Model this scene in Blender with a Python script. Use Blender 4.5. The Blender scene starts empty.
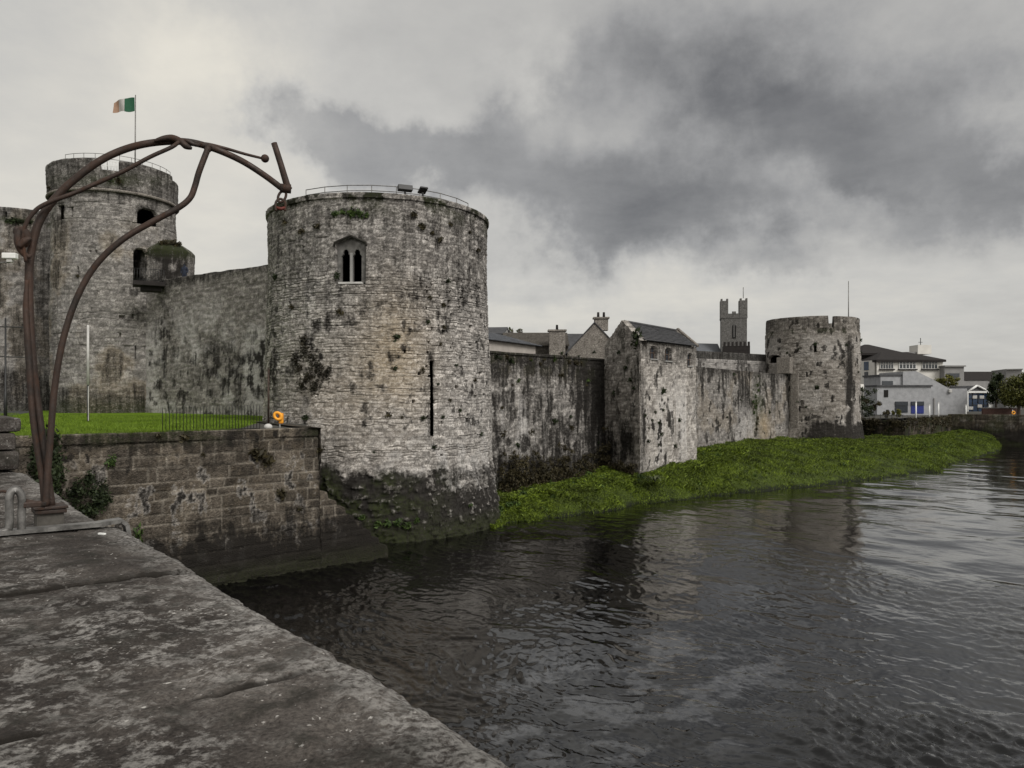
import bpy, bmesh, math, random
import numpy as np
from mathutils import Vector, Matrix

random.seed(7)
rng = np.random.default_rng(11)
SC = bpy.context.scene
COL = SC.collection
R = math.radians

# ------------------------------------------------------------------ camera, world, sun, exposure
F, CX, HY, CH = 768.0, 512.0, 400.0, 7.0        # focal length in px, horizon row, eye height above the river
cam = bpy.data.cameras.new("camera")
cam.sensor_width = 36.0
cam.lens = 27.0
cam.shift_y = 16 / 1024
cam.clip_start = 0.05
cam.clip_end = 6000
camo = bpy.data.objects.new("camera", cam)
camo.location = (0, 0, CH)
camo.rotation_euler = (R(90), 0, 0)
COL.objects.link(camo)
SC.camera = camo
SC.view_settings.view_transform = 'Standard'
SC.view_settings.look = 'None'
SC.view_settings.gamma = 1
SC.view_settings.exposure = 0.2
SC.cycles.max_bounces = 6
SC.cycles.diffuse_bounces = 3
SC.cycles.glossy_bounces = 3
SC.cycles.sample_clamp_indirect = 6

SUN_AZ, SUN_EL = R(140), R(42)                  # behind the camera, over the river: azimuth clockwise from +Y
sl = bpy.data.lights.new("sun", 'SUN')
sl.energy = 1.9
sl.angle = R(25)
sl.color = (1.0, .97, .93)
so = bpy.data.objects.new("sun", sl)
sd = Vector((math.sin(SUN_AZ) * math.cos(SUN_EL), math.cos(SUN_AZ) * math.cos(SUN_EL), math.sin(SUN_EL)))
so.rotation_euler = sd.to_track_quat('Z', 'Y').to_euler()
so.location = sd * 200
COL.objects.link(so)

world = bpy.data.worlds.new("World")
SC.world = world
world.use_nodes = True


def build_world():
    nt = world.node_tree
    N, L = nt.nodes, nt.links
    N.clear()

    def M(op, a, b=None, c=None, clamp=False):
        n = N.new('ShaderNodeMath')
        n.operation = op
        n.use_clamp = clamp
        for i, v in enumerate((a, b, c)):
            if v is None:
                continue
            if isinstance(v, (int, float)):
                n.inputs[i].default_value = v
            else:
                L.new(v, n.inputs[i])
        return n.outputs[0]
    tc = N.new('ShaderNodeTexCoord')
    sep = N.new('ShaderNodeSeparateXYZ')
    L.new(tc.outputs['Generated'], sep.inputs[0])
    x, y, z = sep.outputs
    # cloud deck: noise on a flat layer seen in perspective
    inv = M('DIVIDE', 1.0, M('ADD', M('MAXIMUM', z, 0.0), 0.16))
    cmb = N.new('ShaderNodeCombineXYZ')
    L.new(M('MULTIPLY', x, inv), cmb.inputs[0])
    L.new(M('MULTIPLY', y, inv), cmb.inputs[1])

    def noise(vec, scale, detail, rough, off):
        mp = N.new('ShaderNodeMapping')
        mp.inputs['Location'].default_value = off
        L.new(vec, mp.inputs['Vector'])
        n = N.new('ShaderNodeTexNoise')
        n.inputs['Scale'].default_value = scale
        n.inputs['Detail'].default_value = detail
        n.inputs['Roughness'].default_value = rough
        L.new(mp.outputs[0], n.inputs['Vector'])
        return n
    n1 = noise(cmb.outputs[0], 1.15, 7, .55, (3.1, 1.7, 0))
    n2 = noise(cmb.outputs[0], 4.2, 9, .62, (7.7, 2.2, 0))
    nw = noise(tc.outputs['Generated'], 5.0, 6, .62, (1.3, 4.4, 2.2))
    nws = N.new('ShaderNodeSeparateColor')
    L.new(nw.outputs['Color'], nws.inputs[0])
    yy = M('MAXIMUM', y, 0.06)
    a = M('ADD', M('DIVIDE', x, yy), M('MULTIPLY', M('SUBTRACT', nws.outputs[0], .5), .38))
    b = M('ADD', M('DIVIDE', z, yy), M('MULTIPLY', M('SUBTRACT', nws.outputs[1], .5), .26))
    front = M('SMOOTHSTEP', y, .1, .45) if False else None
    mr = N.new('ShaderNodeMapRange')
    mr.interpolation_type = 'SMOOTHSTEP'
    L.new(y, mr.inputs['Value'])
    mr.inputs['From Min'].default_value = 0.05
    mr.inputs['From Max'].default_value = 0.5
    front = mr.outputs[0]

    # cloud masses by bearing: centre bearing/height (as tangents), spread, amount
    def lobe(px, py, sx, sy, rot):
        da = M('SUBTRACT', a, (px - CX) / F)
        db = M('SUBTRACT', b, (HY - py) / F)
        db2 = M('ADD', db, M('MULTIPLY', da, rot)) if rot else db
        qa = M('MULTIPLY', da, F / sx)
        qb = M('MULTIPLY', db2, F / sy)
        return M('EXPONENT', M('MULTIPLY', M('ADD', M('MULTIPLY', qa, qa), M('MULTIPLY', qb, qb)), -.7))

    def total(rows):
        t = None
        for px, py, sx, sy, amp, rot in rows:
            e = M('MULTIPLY', lobe(px, py, sx, sy, rot), amp)
            t = e if t is None else M('ADD', t, e)
        return M('MULTIPLY', t, front)
    bright = total([(110, 80, 260, 170, .13, 0), (205, 62, 70, 55, .13, 0), (545, 85, 34, 70, .10, 0), (900, 207, 70, 16, .08, .1), (560, 310, 170, 30, .10, 0),
                    (100, 230, 240, 90, .07, 0), (860, 325, 340, 85, .06, 0), (740, 70, 330, 130, -.085, 0)])
    dark = total([(405, 145, 105, 30, 1.0, .25), (325, 130, 50, 28, .95, 0), (520, 118, 50, 26, .5, 0), (610, 185, 150, 48, .85, 0), (885, 145, 125, 55, 1.2, .18), (960, 185, 50, 40, .6, 0),
                  (800, 40, 260, 60, .30, 0), (690, 225, 180, 30, .55, 0), (985, 75, 70, 40, .4, 0), (630, 75, 80, 50, .3, 0), (800, 265, 90, 14, .35, 0)])
    tx = noise(tc.outputs['Generated'], 6.0, 10, .60, (4.2, 1.1, 6.3))
    dn = M('ADD', dark, M('MULTIPLY', M('SUBTRACT', tx.outputs[0], .5), 1.75))
    tx2 = noise(tc.outputs['Generated'], 4.2, 8, .58, (9.2, 3.1, 2.3))
    ms = N.new('ShaderNodeMapRange')
    ms.interpolation_type = 'SMOOTHSTEP'
    L.new(dn, ms.inputs['Value'])
    ms.inputs['From Min'].default_value = .10
    ms.inputs['From Max'].default_value = 1.0
    base = M('ADD', .44, M('MULTIPLY', M('SUBTRACT', n1.outputs[0], .5), .22))
    base = M('ADD', base, M('MULTIPLY', M('SUBTRACT', n2.outputs[0], .5), .13))
    cl = M('SUBTRACT', M('ADD', base, bright), M('MULTIPLY', ms.outputs[0], M('ADD', .08, M('MULTIPLY', tx2.outputs[0], .24))))
    # extra brightness added to the unseen sky behind the viewer, to light the walls
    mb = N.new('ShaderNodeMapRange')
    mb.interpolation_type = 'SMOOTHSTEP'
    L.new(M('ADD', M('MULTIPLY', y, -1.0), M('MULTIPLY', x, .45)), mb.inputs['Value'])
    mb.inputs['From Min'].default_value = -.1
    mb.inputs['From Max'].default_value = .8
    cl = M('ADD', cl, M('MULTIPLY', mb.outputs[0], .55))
    cl = M('MAXIMUM', cl, .10)
    ramp = N.new('ShaderNodeValToRGB')
    el = ramp.color_ramp.elements
    el[0].position, el[0].color = 0.0, (.0, .0, .0, 1)
    el[1].position, el[1].color = 1.0, (1.0, .97, .91, 1)
    for p, c in ((.15, (.150, .150, .153, 1)), (.30, (.300, .298, .296, 1)), (.5, (.50, .49, .465, 1)), (.66, (.68, .648, .575, 1))):
        e = el.new(p)
        e.color = c
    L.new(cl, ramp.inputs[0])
    sky = N.new('ShaderNodeTexSky')
    sky.sky_type = 'NISHITA'
    sky.sun_disc = False
    sky.sun_elevation = SUN_EL
    sky.sun_rotation = SUN_AZ
    sc = N.new('ShaderNodeVectorMath')
    sc.operation = 'SCALE'
    L.new(ramp.outputs[0], sc.inputs[0])
    sc.inputs['Scale'].default_value = 10.0          # overcast deck in the same units as the sky behind it
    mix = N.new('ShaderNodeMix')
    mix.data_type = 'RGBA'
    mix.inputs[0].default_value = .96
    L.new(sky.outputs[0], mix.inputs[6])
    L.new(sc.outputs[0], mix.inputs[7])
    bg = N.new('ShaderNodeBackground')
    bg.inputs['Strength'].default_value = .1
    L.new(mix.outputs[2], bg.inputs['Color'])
    out = N.new('ShaderNodeOutputWorld')
    L.new(bg.outputs[0], out.inputs['Surface'])


build_world()


# ------------------------------------------------------------------ measuring helpers
def pt(px, py, d):
    """world point seen along a bearing at depth d (survey from the viewpoint)"""
    return Vector(((px - CX) / F * d, d, CH + (HY - py) / F * d))


def zat(py, d):
    return CH + (HY - py) / F * d


def gxy(px, d):
    return ((px - CX) / F * d, d)


# ------------------------------------------------------------------ object helpers
def tag(o, label=None, cat=None, group=None, kind=None):
    if label:
        o['label'] = label
    if cat:
        o['category'] = cat
    if group:
        o['group'] = group
    if kind:
        o['kind'] = kind
    return o


def empty(name, loc=(0, 0, 0), rz=0.0, label=None, cat=None, group=None):
    o = bpy.data.objects.new(name, None)
    o.empty_display_size = .3
    o.location = loc
    o.rotation_euler = (0, 0, rz)
    COL.objects.link(o)
    return tag(o, label, cat, group)


def link(name, me, mat=None, parent=None, loc=None):
    """parts are modelled in world space and hung under a thing without moving"""
    o = bpy.data.objects.new(name, me)
    if mat is not None:
        me.materials.clear()
        for m in (mat if isinstance(mat, (list, tuple)) else [mat]):
            me.materials.append(m)
    if loc is not None:
        o.location = loc
    COL.objects.link(o)
    if parent is not None:
        o.parent = parent
        mw = Matrix.Identity(4)
        p = parent
        chain = []
        while p is not None:
            chain.append(p)
            p = p.parent
        for p in reversed(chain):
            mw = mw @ p.matrix_parent_inverse @ Matrix.LocRotScale(p.location, p.rotation_euler, p.scale)
        o.matrix_parent_inverse = mw.inverted()
    return o


def np_mesh(name, V, Fq, smooth=True, uv=None, cols=None):
    """V (n,3), Fq (m,4) quads"""
    me = bpy.data.meshes.new(name)
    V = np.asarray(V, dtype=np.float32)
    Fq = np.asarray(Fq, dtype=np.int32)
    me.vertices.add(len(V))
    me.vertices.foreach_set('co', V.ravel())
    k = Fq.shape[1]
    me.loops.add(Fq.size)
    me.loops.foreach_set('vertex_index', Fq.ravel())
    me.polygons.add(len(Fq))
    me.polygons.foreach_set('loop_start', np.arange(0, Fq.size, k, dtype=np.int32))
    me.polygons.foreach_set('loop_total', np.full(len(Fq), k, dtype=np.int32))
    me.polygons.foreach_set('use_smooth', np.full(len(Fq), bool(smooth)))
    if uv is not None:
        lay = me.uv_layers.new(name='UVMap')
        lay.data.foreach_set('uv', np.asarray(uv, np.float32)[Fq.ravel()].ravel())
    for nm, c in (cols or {}).items():
        at = me.attributes.new(nm, 'FLOAT_COLOR', 'POINT')
        at.data.foreach_set('color', np.asarray(c, np.float32).ravel())
    me.update(calc_edges=True)
    me.validate()
    return me


class MB:
    """collects simple solids into one mesh"""
    def __init__(s):
        s.bm = bmesh.new()

    def box(s, c, size, rz=0.0, rx=0.0, ry=0.0, bevel=0.0):
        m = Matrix.Translation(c) @ Matrix.Rotation(rz, 4, 'Z') @ Matrix.Rotation(ry, 4, 'Y') @ Matrix.Rotation(rx, 4, 'X') @ Matrix.Diagonal((size[0], size[1], size[2], 1))
        r = bmesh.ops.create_cube(s.bm, size=1.0, matrix=m)
        if bevel:
            es = list({e for v in r['verts'] for e in v.link_edges})
            bmesh.ops.bevel(s.bm, geom=es, offset=bevel, segments=2, affect='EDGES', profile=.6)
        return s

    def tube(s, pts, rad, seg=10, cap=True, smooth=True, sub=0):
        pts = [Vector(p) for p in pts]
        if not isinstance(rad, (list, tuple)):
            rad = [rad] * len(pts)
        rad = list(rad)
        if sub:
            q, rr = [], []
            n = len(pts)
            for i in range(n - 1):
                p0, p1, p2, p3 = pts[max(i - 1, 0)], pts[i], pts[i + 1], pts[min(i + 2, n - 1)]
                for k in range(sub):
                    t = k / sub
                    q.append(.5 * ((2 * p1) + (p2 - p0) * t + (2 * p0 - 5 * p1 + 4 * p2 - p3) * t * t + (3 * p1 - p0 - 3 * p2 + p3) * t ** 3))
                    rr.append(rad[i] * (1 - t) + rad[i + 1] * t)
            q.append(pts[-1])
            rr.append(rad[-1])
            pts, rad = q, rr
        n = len(pts)
        rings = []
        up = None
        for i in range(n):
            d = (pts[min(i + 1, n - 1)] - pts[max(i - 1, 0)])
            if d.length < 1e-9:
                d = Vector((0, 0, 1))
            d.normalize()
            if up is None:
                up = d.orthogonal().normalized()
            else:
                up = (up - d * up.dot(d))
                up = up.normalized() if up.length > 1e-6 else d.orthogonal().normalized()
            w = d.cross(up)
            rings.append([s.bm.verts.new(pts[i] + (up * math.cos(2 * math.pi * k / seg) + w * math.sin(2 * math.pi * k / seg)) * rad[i]) for k in range(seg)])
        for i in range(n - 1):
            for k in range(seg):
                f = s.bm.faces.new((rings[i][k], rings[i][(k + 1) % seg], rings[i + 1][(k + 1) % seg], rings[i + 1][k]))
                f.smooth = smooth
        if cap:
            s.bm.faces.new(list(reversed(rings[0])))
            s.bm.faces.new(rings[-1])
        return s

    def ring(s, c, r, t, axis=(0, 1, 0), seg=20, squash=1.0, rot=0.0):
        ax = Vector(axis).normalized()
        u = ax.orthogonal().normalized()
        w = ax.cross(u)
        u, w = u * math.cos(rot) + w * math.sin(rot), w * math.cos(rot) - u * math.sin(rot)
        pts = [Vector(c) + u * math.cos(2 * math.pi * k / seg) * r + w * math.sin(2 * math.pi * k / seg) * r * squash for k in range(seg + 1)]
        return s.tube(pts, t, 8, cap=False)

    def sphere(s, c, r, scale=(1, 1, 1), seg=14):
        m = Matrix.Translation(c) @ Matrix.Diagonal((r * scale[0], r * scale[1], r * scale[2], 1))
        g = bmesh.ops.create_uvsphere(s.bm, u_segments=seg, v_segments=max(6, seg // 2 + 2), radius=1, matrix=m)
        for v in g['verts']:
            for f in v.link_faces:
                f.smooth = True
        return s

    def poly_prism(s, pts, z0, z1):
        """vertical prism over a plan polygon; z1 may be a list"""
        n = len(pts)
        zs0 = z0 if isinstance(z0, (list, tuple)) else [z0] * n
        zs1 = z1 if isinstance(z1, (list, tuple)) else [z1] * n
        a = [s.bm.verts.new((p[0], p[1], z)) for p, z in zip(pts, zs0)]
        b = [s.bm.verts.new((p[0], p[1], z)) for p, z in zip(pts, zs1)]
        for i in range(n):
            s.bm.faces.new((a[i], a[(i + 1) % n], b[(i + 1) % n], b[i]))
        s.bm.faces.new(list(reversed(a)))
        s.bm.faces.new(b)
        return s

    def extrude_poly(s, pts3, vec):
        """planar polygon pushed along vec"""
        n = len(pts3)
        v = Vector(vec)
        a = [s.bm.verts.new(Vector(p)) for p in pts3]
        b = [s.bm.verts.new(Vector(p) + v) for p in pts3]
        for i in range(n):
            s.bm.faces.new((a[i], a[(i + 1) % n], b[(i + 1) % n], b[i]))
        s.bm.faces.new(list(reversed(a)))
        s.bm.faces.new(b)
        return s

    def mesh(s, name):
        me = bpy.data.meshes.new(name)
        bmesh.ops.recalc_face_normals(s.bm, faces=s.bm.faces[:])
        ul = s.bm.loops.layers.uv.new('UVMap')
        for f in s.bm.faces:
            n = f.normal
            for l in f.loops:
                p = l.vert.co
                if abs(n.z) > .75:
                    l[ul].uv = (p.x, p.y)
                else:
                    h = math.hypot(n.x, n.y) or 1
                    l[ul].uv = ((-n.y * p.x + n.x * p.y) / h, p.z)
        s.bm.to_mesh(me)
        s.bm.free()
        return me

    def build(s, name, mat, parent=None):
        return link(name, s.mesh(name), mat, parent)


# ------------------------------------------------------------------ numpy noise
def hsh(i, j, seed):
    i = i.astype(np.int64)
    j = j.astype(np.int64)
    h = (i * 374761393 + j * 668265263 + seed * 1442695041) & 0xffffffff
    h = ((h ^ (h >> 13)) * 1274126177) & 0xffffffff
    h = ((h ^ (h >> 16)) * 2246822519) & 0xffffffff
    return ((h ^ (h >> 15)) & 0xffffffff) / 4294967296.0


def vn(x, y, seed=0):
    i, j = np.floor(x), np.floor(y)
    fx, fy = x - i, y - j
    fx = fx * fx * fx * (fx * (fx * 6 - 15) + 10)
    fy = fy * fy * fy * (fy * (fy * 6 - 15) + 10)
    a, b = hsh(i, j, seed), hsh(i + 1, j, seed)
    c, d = hsh(i, j + 1, seed), hsh(i + 1, j + 1, seed)
    return (a * (1 - fx) + b * fx) * (1 - fy) + (c * (1 - fx) + d * fx) * fy


def fbm(x, y, seed=0, oct=4, gain=.5):
    s, amp, tot = 0, 1, 0
    for k in range(oct):
        s = s + amp * vn(x * 2 ** k + 17.3 * k, y * 2 ** k - 9.1 * k, seed + k)
        tot += amp
        amp *= gain
    return s / tot


def sst(e0, e1, x):
    t = np.clip((x - e0) / (e1 - e0), 0, 1)
    return t * t * (3 - 2 * t)


# ------------------------------------------------------------------ materials
MATS = {}


class NB:
    """small node builder"""
    def __init__(s, name):
        s.m = bpy.data.materials.new(name)
        s.m.use_nodes = True
        s.nt = s.m.node_tree
        s.N, s.L = s.nt.nodes, s.nt.links
        s.b = s.N['Principled BSDF']
        s.tc = s.N.new('ShaderNodeTexCoord')

    def noise(s, scale, detail=4, rough=.55, vec=None, sc=(1, 1, 1), col=False):
        mp = s.N.new('ShaderNodeMapping')
        mp.inputs['Scale'].default_value = sc
        s.L.new(vec or s.tc.outputs['Object'], mp.inputs['Vector'])
        n = s.N.new('ShaderNodeTexNoise')
        n.inputs['Scale'].default_value = scale
        n.inputs['Detail'].default_value = detail
        n.inputs['Roughness'].default_value = rough
        s.L.new(mp.outputs[0], n.inputs['Vector'])
        return n.outputs[1 if col else 0]

    def rng(s, v, a, b, c=0.0, d=1.0):
        n = s.N.new('ShaderNodeMapRange')
        s.L.new(v, n.inputs[0])
        for i, q in enumerate((a, b, c, d)):
            n.inputs[i + 1].default_value = q
        return n.outputs[0]

    def mix(s, f, a, b, mode='MIX'):
        n = s.N.new('ShaderNodeMix')
        n.data_type = 'RGBA'
        n.blend_type = mode
        for idx, v in ((0, f), (6, a), (7, b)):
            if isinstance(v, (int, float)):
                n.inputs[idx].default_value = v if idx == 0 else (v, v, v, 1)
            elif isinstance(v, tuple):
                n.inputs[idx].default_value = (*v, 1) if len(v) == 3 else v
            else:
                s.L.new(v, n.inputs[idx])
        return n.outputs[2]

    def math(s, op, a, b=0.0, clamp=False):
        n = s.N.new('ShaderNodeMath')
        n.operation = op
        n.use_clamp = clamp
        for i, v in enumerate((a, b)):
            if isinstance(v, (int, float)):
                n.inputs[i].default_value = v
            else:
                s.L.new(v, n.inputs[i])
        return n.outputs[0]

    def attr(s, name):
        n = s.N.new('ShaderNodeAttribute')
        n.attribute_name = name
        q = s.N.new('ShaderNodeSeparateColor')
        s.L.new(n.outputs['Color'], q.inputs[0])
        return q.outputs

    def bump(s, h, strength=.4, dist=.02):
        n = s.N.new('ShaderNodeBump')
        n.inputs['Strength'].default_value = strength
        n.inputs['Distance'].default_value = dist
        s.L.new(h, n.inputs['Height'])
        s.L.new(n.outputs[0], s.b.inputs['Normal'])

    def fin(s, col, rough=.85, metal=0.0, spec=.3):
        if isinstance(col, tuple):
            s.b.inputs['Base Color'].default_value = (*col, 1)
        else:
            s.L.new(col, s.b.inputs['Base Color'])
        if isinstance(rough, (int, float)):
            s.b.inputs['Roughness'].default_value = rough
        else:
            s.L.new(rough, s.b.inputs['Roughness'])
        s.b.inputs['Metallic'].default_value = metal
        s.b.inputs['Specular IOR Level'].default_value = spec
        return s.m


def stone_mat(name, dark, light, mortar, warm=(.36, .27, .15), mossc=(.028, .036, .010), stainc=(.0125, .0108, .0092), whitec=(.60, .58, .56), fine=1.0, plain=False):
    b = NB(name)
    mk, st = b.attr('mask'), b.attr('stone')
    uv = b.tc.outputs['UV']
    # smaller stones and pick marks inside the coursing
    vo = b.N.new('ShaderNodeTexVoronoi')
    mp = b.N.new('ShaderNodeMapping')
    mp.inputs['Scale'].default_value = (5.0 / fine, 8.0 / fine, 1)
    dist = b.N.new('ShaderNodeVectorMath')
    dist.operation = 'ADD'
    nn = b.N.new('ShaderNodeTexNoise')
    nn.inputs['Scale'].default_value = 2.5
    nn.inputs['Detail'].default_value = 2
    b.L.new(uv, nn.inputs['Vector'])
    sc = b.N.new('ShaderNodeVectorMath')
    sc.operation = 'SCALE'
    sc.inputs['Scale'].default_value = .28
    b.L.new(nn.outputs['Color'], sc.inputs[0])
    b.L.new(uv, dist.inputs[0])
    b.L.new(sc.outputs[0], dist.inputs[1])
    b.L.new(dist.outputs[0], mp.inputs['Vector'])
    b.L.new(mp.outputs[0], vo.inputs['Vector'])
    vs = b.N.new('ShaderNodeSeparateColor')
    b.L.new(vo.outputs['Color'], vs.inputs[0])
    c = b.mix(vs.outputs[1] if plain else st[0], dark, light)
    c = b.mix(1.0, c, b.mix(b.rng(vs.outputs[0], 0, 1), (.58, .57, .56), (1.38, 1.37, 1.36)), 'MULTIPLY')
    c = b.mix(b.math('MULTIPLY', st[1], .85), c, mortar)
    n1 = b.noise(2.2, 5, .65)
    c = b.mix(1.0, c, b.mix(b.rng(n1, .3, .7), (.66, .64, .62), (1.24, 1.23, 1.22)), 'MULTIPLY')
    n2 = b.noise(14, 4, .7)
    c = b.mix(1.0, c, b.mix(b.rng(n2, .3, .7), (.55, .54, .53), (1.40, 1.39, 1.37)), 'MULTIPLY')
    c = b.mix(b.math('MULTIPLY', st[2], b.rng(n2, .3, .55), clamp=True), c, whitec)
    c = b.mix(b.math('MULTIPLY', mk[2], b.rng(n1, .25, .6, .5, 1), clamp=True), c, b.mix(1.0, c, b.mix(0.0, warm, warm), 'MULTIPLY') if False else b.mix(.55, c, warm))
    # black weathering in vertical runs
    n3 = b.noise(1.0, 5, .6, vec=uv, sc=(3.2, .35, 1))
    n4 = b.noise(9, 5, .7)
    gate = b.math('MULTIPLY', mk[0], 3.0, clamp=True)
    nz = b.math('ADD', b.math('MULTIPLY', b.math('SUBTRACT', n3, .5), 1.3), b.math('MULTIPLY', b.math('SUBTRACT', n4, .5), 1.1))
    sf = b.rng(b.math('ADD', mk[0], b.math('MULTIPLY', nz, gate)), .15, .76, 0, .96)
    c = b.mix(sf, c, stainc)
    mf = b.math('MULTIPLY', mk[1], b.rng(n4, .38, .55, .2, 1.1), clamp=True)
    c = b.mix(mf, c, mossc)
    h = b.math('ADD', b.math('MULTIPLY', b.noise(26, 4, .7), .5), b.math('MULTIPLY', vo.outputs['Distance'], -.9))
    b.bump(h, .55, .045 * fine)
    return b.fin(c, .92, spec=.18)


M_RUBBLE = stone_mat('rubble_limestone', (.215, .209, .203), (.545, .53, .512), (.165, .158, .15))
M_RUBBLE_FAR = stone_mat('rubble_limestone_far', (.150, .145, .140), (.345, .335, .324), (.12, .115, .11), fine=1.4)
M_ASHLAR = stone_mat('quay_blocks', (.046, .040, .033), (.118, .104, .087), (.23, .21, .18), fine=1.6)
M_GREYSTONE = stone_mat('cathedral_stone', (.08, .08, .08), (.19, .19, .187), (.12, .12, .11), fine=2.5, plain=True)
M_STONEPLAIN = stone_mat('house_stone', (.10, .095, .088), (.34, .32, .295), (.1, .1, .09), plain=True)


def simple_mat(name, col, rough=.7, metal=0.0, var=.25, scale=5.0, bump=0.0, spec=.3, bscale=30):
    b = NB(name)
    n = b.noise(scale, 5, .6)
    lo = tuple(x * (1 - var) for x in col)
    hi = tuple(x * (1 + var) for x in col)
    c = b.mix(b.rng(n, .3, .7), lo, hi)
    if bump:
        b.bump(b.noise(bscale, 4, .6), bump, .01)
    return b.fin(c, rough, metal, spec)


def rust_mat():
    b = NB('rusty_steel')
    n = b.noise(6, 6, .65)
    n2 = b.noise(45, 4, .7)
    c = b.mix(b.rng(n, .35, .65), (.024, .019, .016), (.062, .036, .026))
    c = b.mix(b.rng(n2, .5, .75, 0, .7), c, (.05, .042, .038))
    n4 = b.noise(14, 6, .7, sc=(1, 1, .35))
    c = b.mix(b.rng(n4, .56, .68, 0, .5), c, (.095, .042, .022))
    c = b.mix(b.rng(n4, .30, .40, .7, 0), c, (.016, .015, .015))
    b.bump(b.math('ADD', n2, b.math('MULTIPLY', n4, .8)), .55, .005)
    return b.fin(c, b.rng(n4, .35, .6, .42, .85), .3, .4)


def galv_mat():
    b = NB('galvanised_steel')
    n = b.noise(9, 6, .7)
    c = b.mix(b.rng(n, .35, .68), (.07, .067, .063), (.27, .262, .25))
    b.bump(b.noise(60, 3, .6), .25, .003)
    return b.fin(c, .5, .45, .4)


def leaf_mat(name, c0, c1, lo=.65, nsc=.6):
    b = NB(name)
    g = b.N.new('ShaderNodeNewGeometry')
    c = b.mix(g.outputs['Random Per Island'], c0, c1)
    c = b.mix(1.0, c, b.mix(b.rng(b.noise(nsc, 4), .33, .67), (lo, lo, lo), (1.25, 1.25, 1.2)), 'MULTIPLY')
    b.b.inputs['Roughness'].default_value = .65
    b.fin(c, .65, 0, .25)
    return b.m


M_RUST = rust_mat()
M_GALV = galv_mat()
M_SLATE = simple_mat('slate_roof', (.055, .055, .058), .65, var=.35, scale=2.5, bump=.3, bscale=9)
M_SLATE_BLUE = simple_mat('blue_slate_roof', (.10, .105, .115), .6, var=.2, scale=2.0, bump=.2, bscale=9)
M_DARKROOF = simple_mat('dark_tile_roof', (.020, .017, .016), .9, var=.3, scale=1.5)
M_CREAM = simple_mat('cream_render', (.60, .58, .54), .85, var=.1, scale=.5)
M_GREYREND = simple_mat('grey_render', (.23, .225, .22), .85, var=.12, scale=.6)
M_CUTSTONE = simple_mat('cut_stone', (.25, .245, .235), .85, var=.28, scale=2.2, bump=.4, bscale=22)
M_TRACERY = simple_mat('weathered_tracery', (.125, .12, .112), .9, var=.4, scale=4, bump=.5, bscale=20)
M_RUIN = stone_mat('ruined_stone', (.04, .037, .034), (.12, .112, .10), (.05, .045, .04), plain=True)
M_COPING_DARK = simple_mat('dark_coping', (.026, .024, .020), .9, var=.5, scale=4, bump=.5, bscale=18)
M_WHITE = simple_mat('white_paint', (.72, .72, .70), .5, var=.06)
M_OFFWHITE = simple_mat('weathered_white_paint', (.45, .44, .42), .6, var=.2, scale=3)
M_BLACK = simple_mat('black_iron', (.018, .018, .018), .5, var=.3, spec=.4)
M_DARKIN = simple_mat('unlit_interior', (.012, .011, .010), .9, var=.3)
M_GLASS = simple_mat('window_glass', (.03, .035, .042), .08, var=.3, spec=.5)
M_BLUEGLASS = simple_mat('blue_glass', (.015, .035, .075), .12, var=.4, scale=1.5, spec=.5)
M_BLUEDOOR = simple_mat('blue_shutter', (.02, .03, .16), .5, var=.2)
M_ORANGE = simple_mat('orange_plastic', (.78, .34, .03), .45, var=.08)
M_RED = simple_mat('worn_red_paint', (.10, .022, .016), .6, var=.3)
M_TIMBER = simple_mat('weathered_board', (.085, .058, .042), .8, var=.3, scale=3)
M_ASPHALT = simple_mat('asphalt', (.05, .05, .05), .9, var=.2, scale=3)
M_BRICKRED = simple_mat('red_brick', (.085, .048, .040), .9, var=.3, scale=3)
M_BARK = simple_mat('bark', (.05, .04, .03), .9, var=.3, scale=8, bump=.5)
M_PLASTER = simple_mat('pale_plaster_wall', (.36, .33, .30), .85, var=.15, scale=1.5)
M_LEAFDARK = leaf_mat('dark_ivy_leaves', (.010, .016, .006), (.028, .040, .014))
M_LEAFGREEN = leaf_mat('green_weed_leaves', (.022, .042, .010), (.060, .095, .022))
M_LEAFBROWN = leaf_mat('brown_weed_leaves', (.022, .018, .009), (.056, .046, .021))
M_LEAFTREE = leaf_mat('tree_leaves', (.028, .036, .007), (.095, .095, .018))
M_LEAFTREED = leaf_mat('dark_tree_leaves', (.012, .020, .008), (.035, .046, .016))
M_LEAFYEL = leaf_mat('yellow_green_leaves', (.06, .065, .012), (.15, .14, .03))
M_GRASS = leaf_mat('bank_grass', (.018, .032, .004), (.150, .205, .018), .45, .5)
M_LEAFDEAD = leaf_mat('withered_ivy', (.013, .011, .007), (.034, .029, .018))
M_LAWNBLADE = leaf_mat('lawn_blades', (.07, .12, .006), (.14, .21, .016))
M_LEAFBANK = leaf_mat('bank_weed_leaves', (.022, .045, .008), (.085, .135, .022))
M_STRAP = leaf_mat('pale_strap_leaves', (.05, .065, .03), (.12, .135, .07))


def ground_mat(name, c0, c1, scale=1.2, bump=.3):
    b = NB(name)
    n = b.noise(scale, 6, .65)
    n2 = b.noise(scale * 14, 4, .7)
    c = b.mix(b.rng(n, .35, .65), c0, c1)
    c = b.mix(1.0, c, b.mix(b.rng(n2, .3, .7), (.7, .7, .7), (1.25, 1.25, 1.25)), 'MULTIPLY')
    b.bump(n2, bump, .05)
    return b.fin(c, .95, spec=.1)


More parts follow.
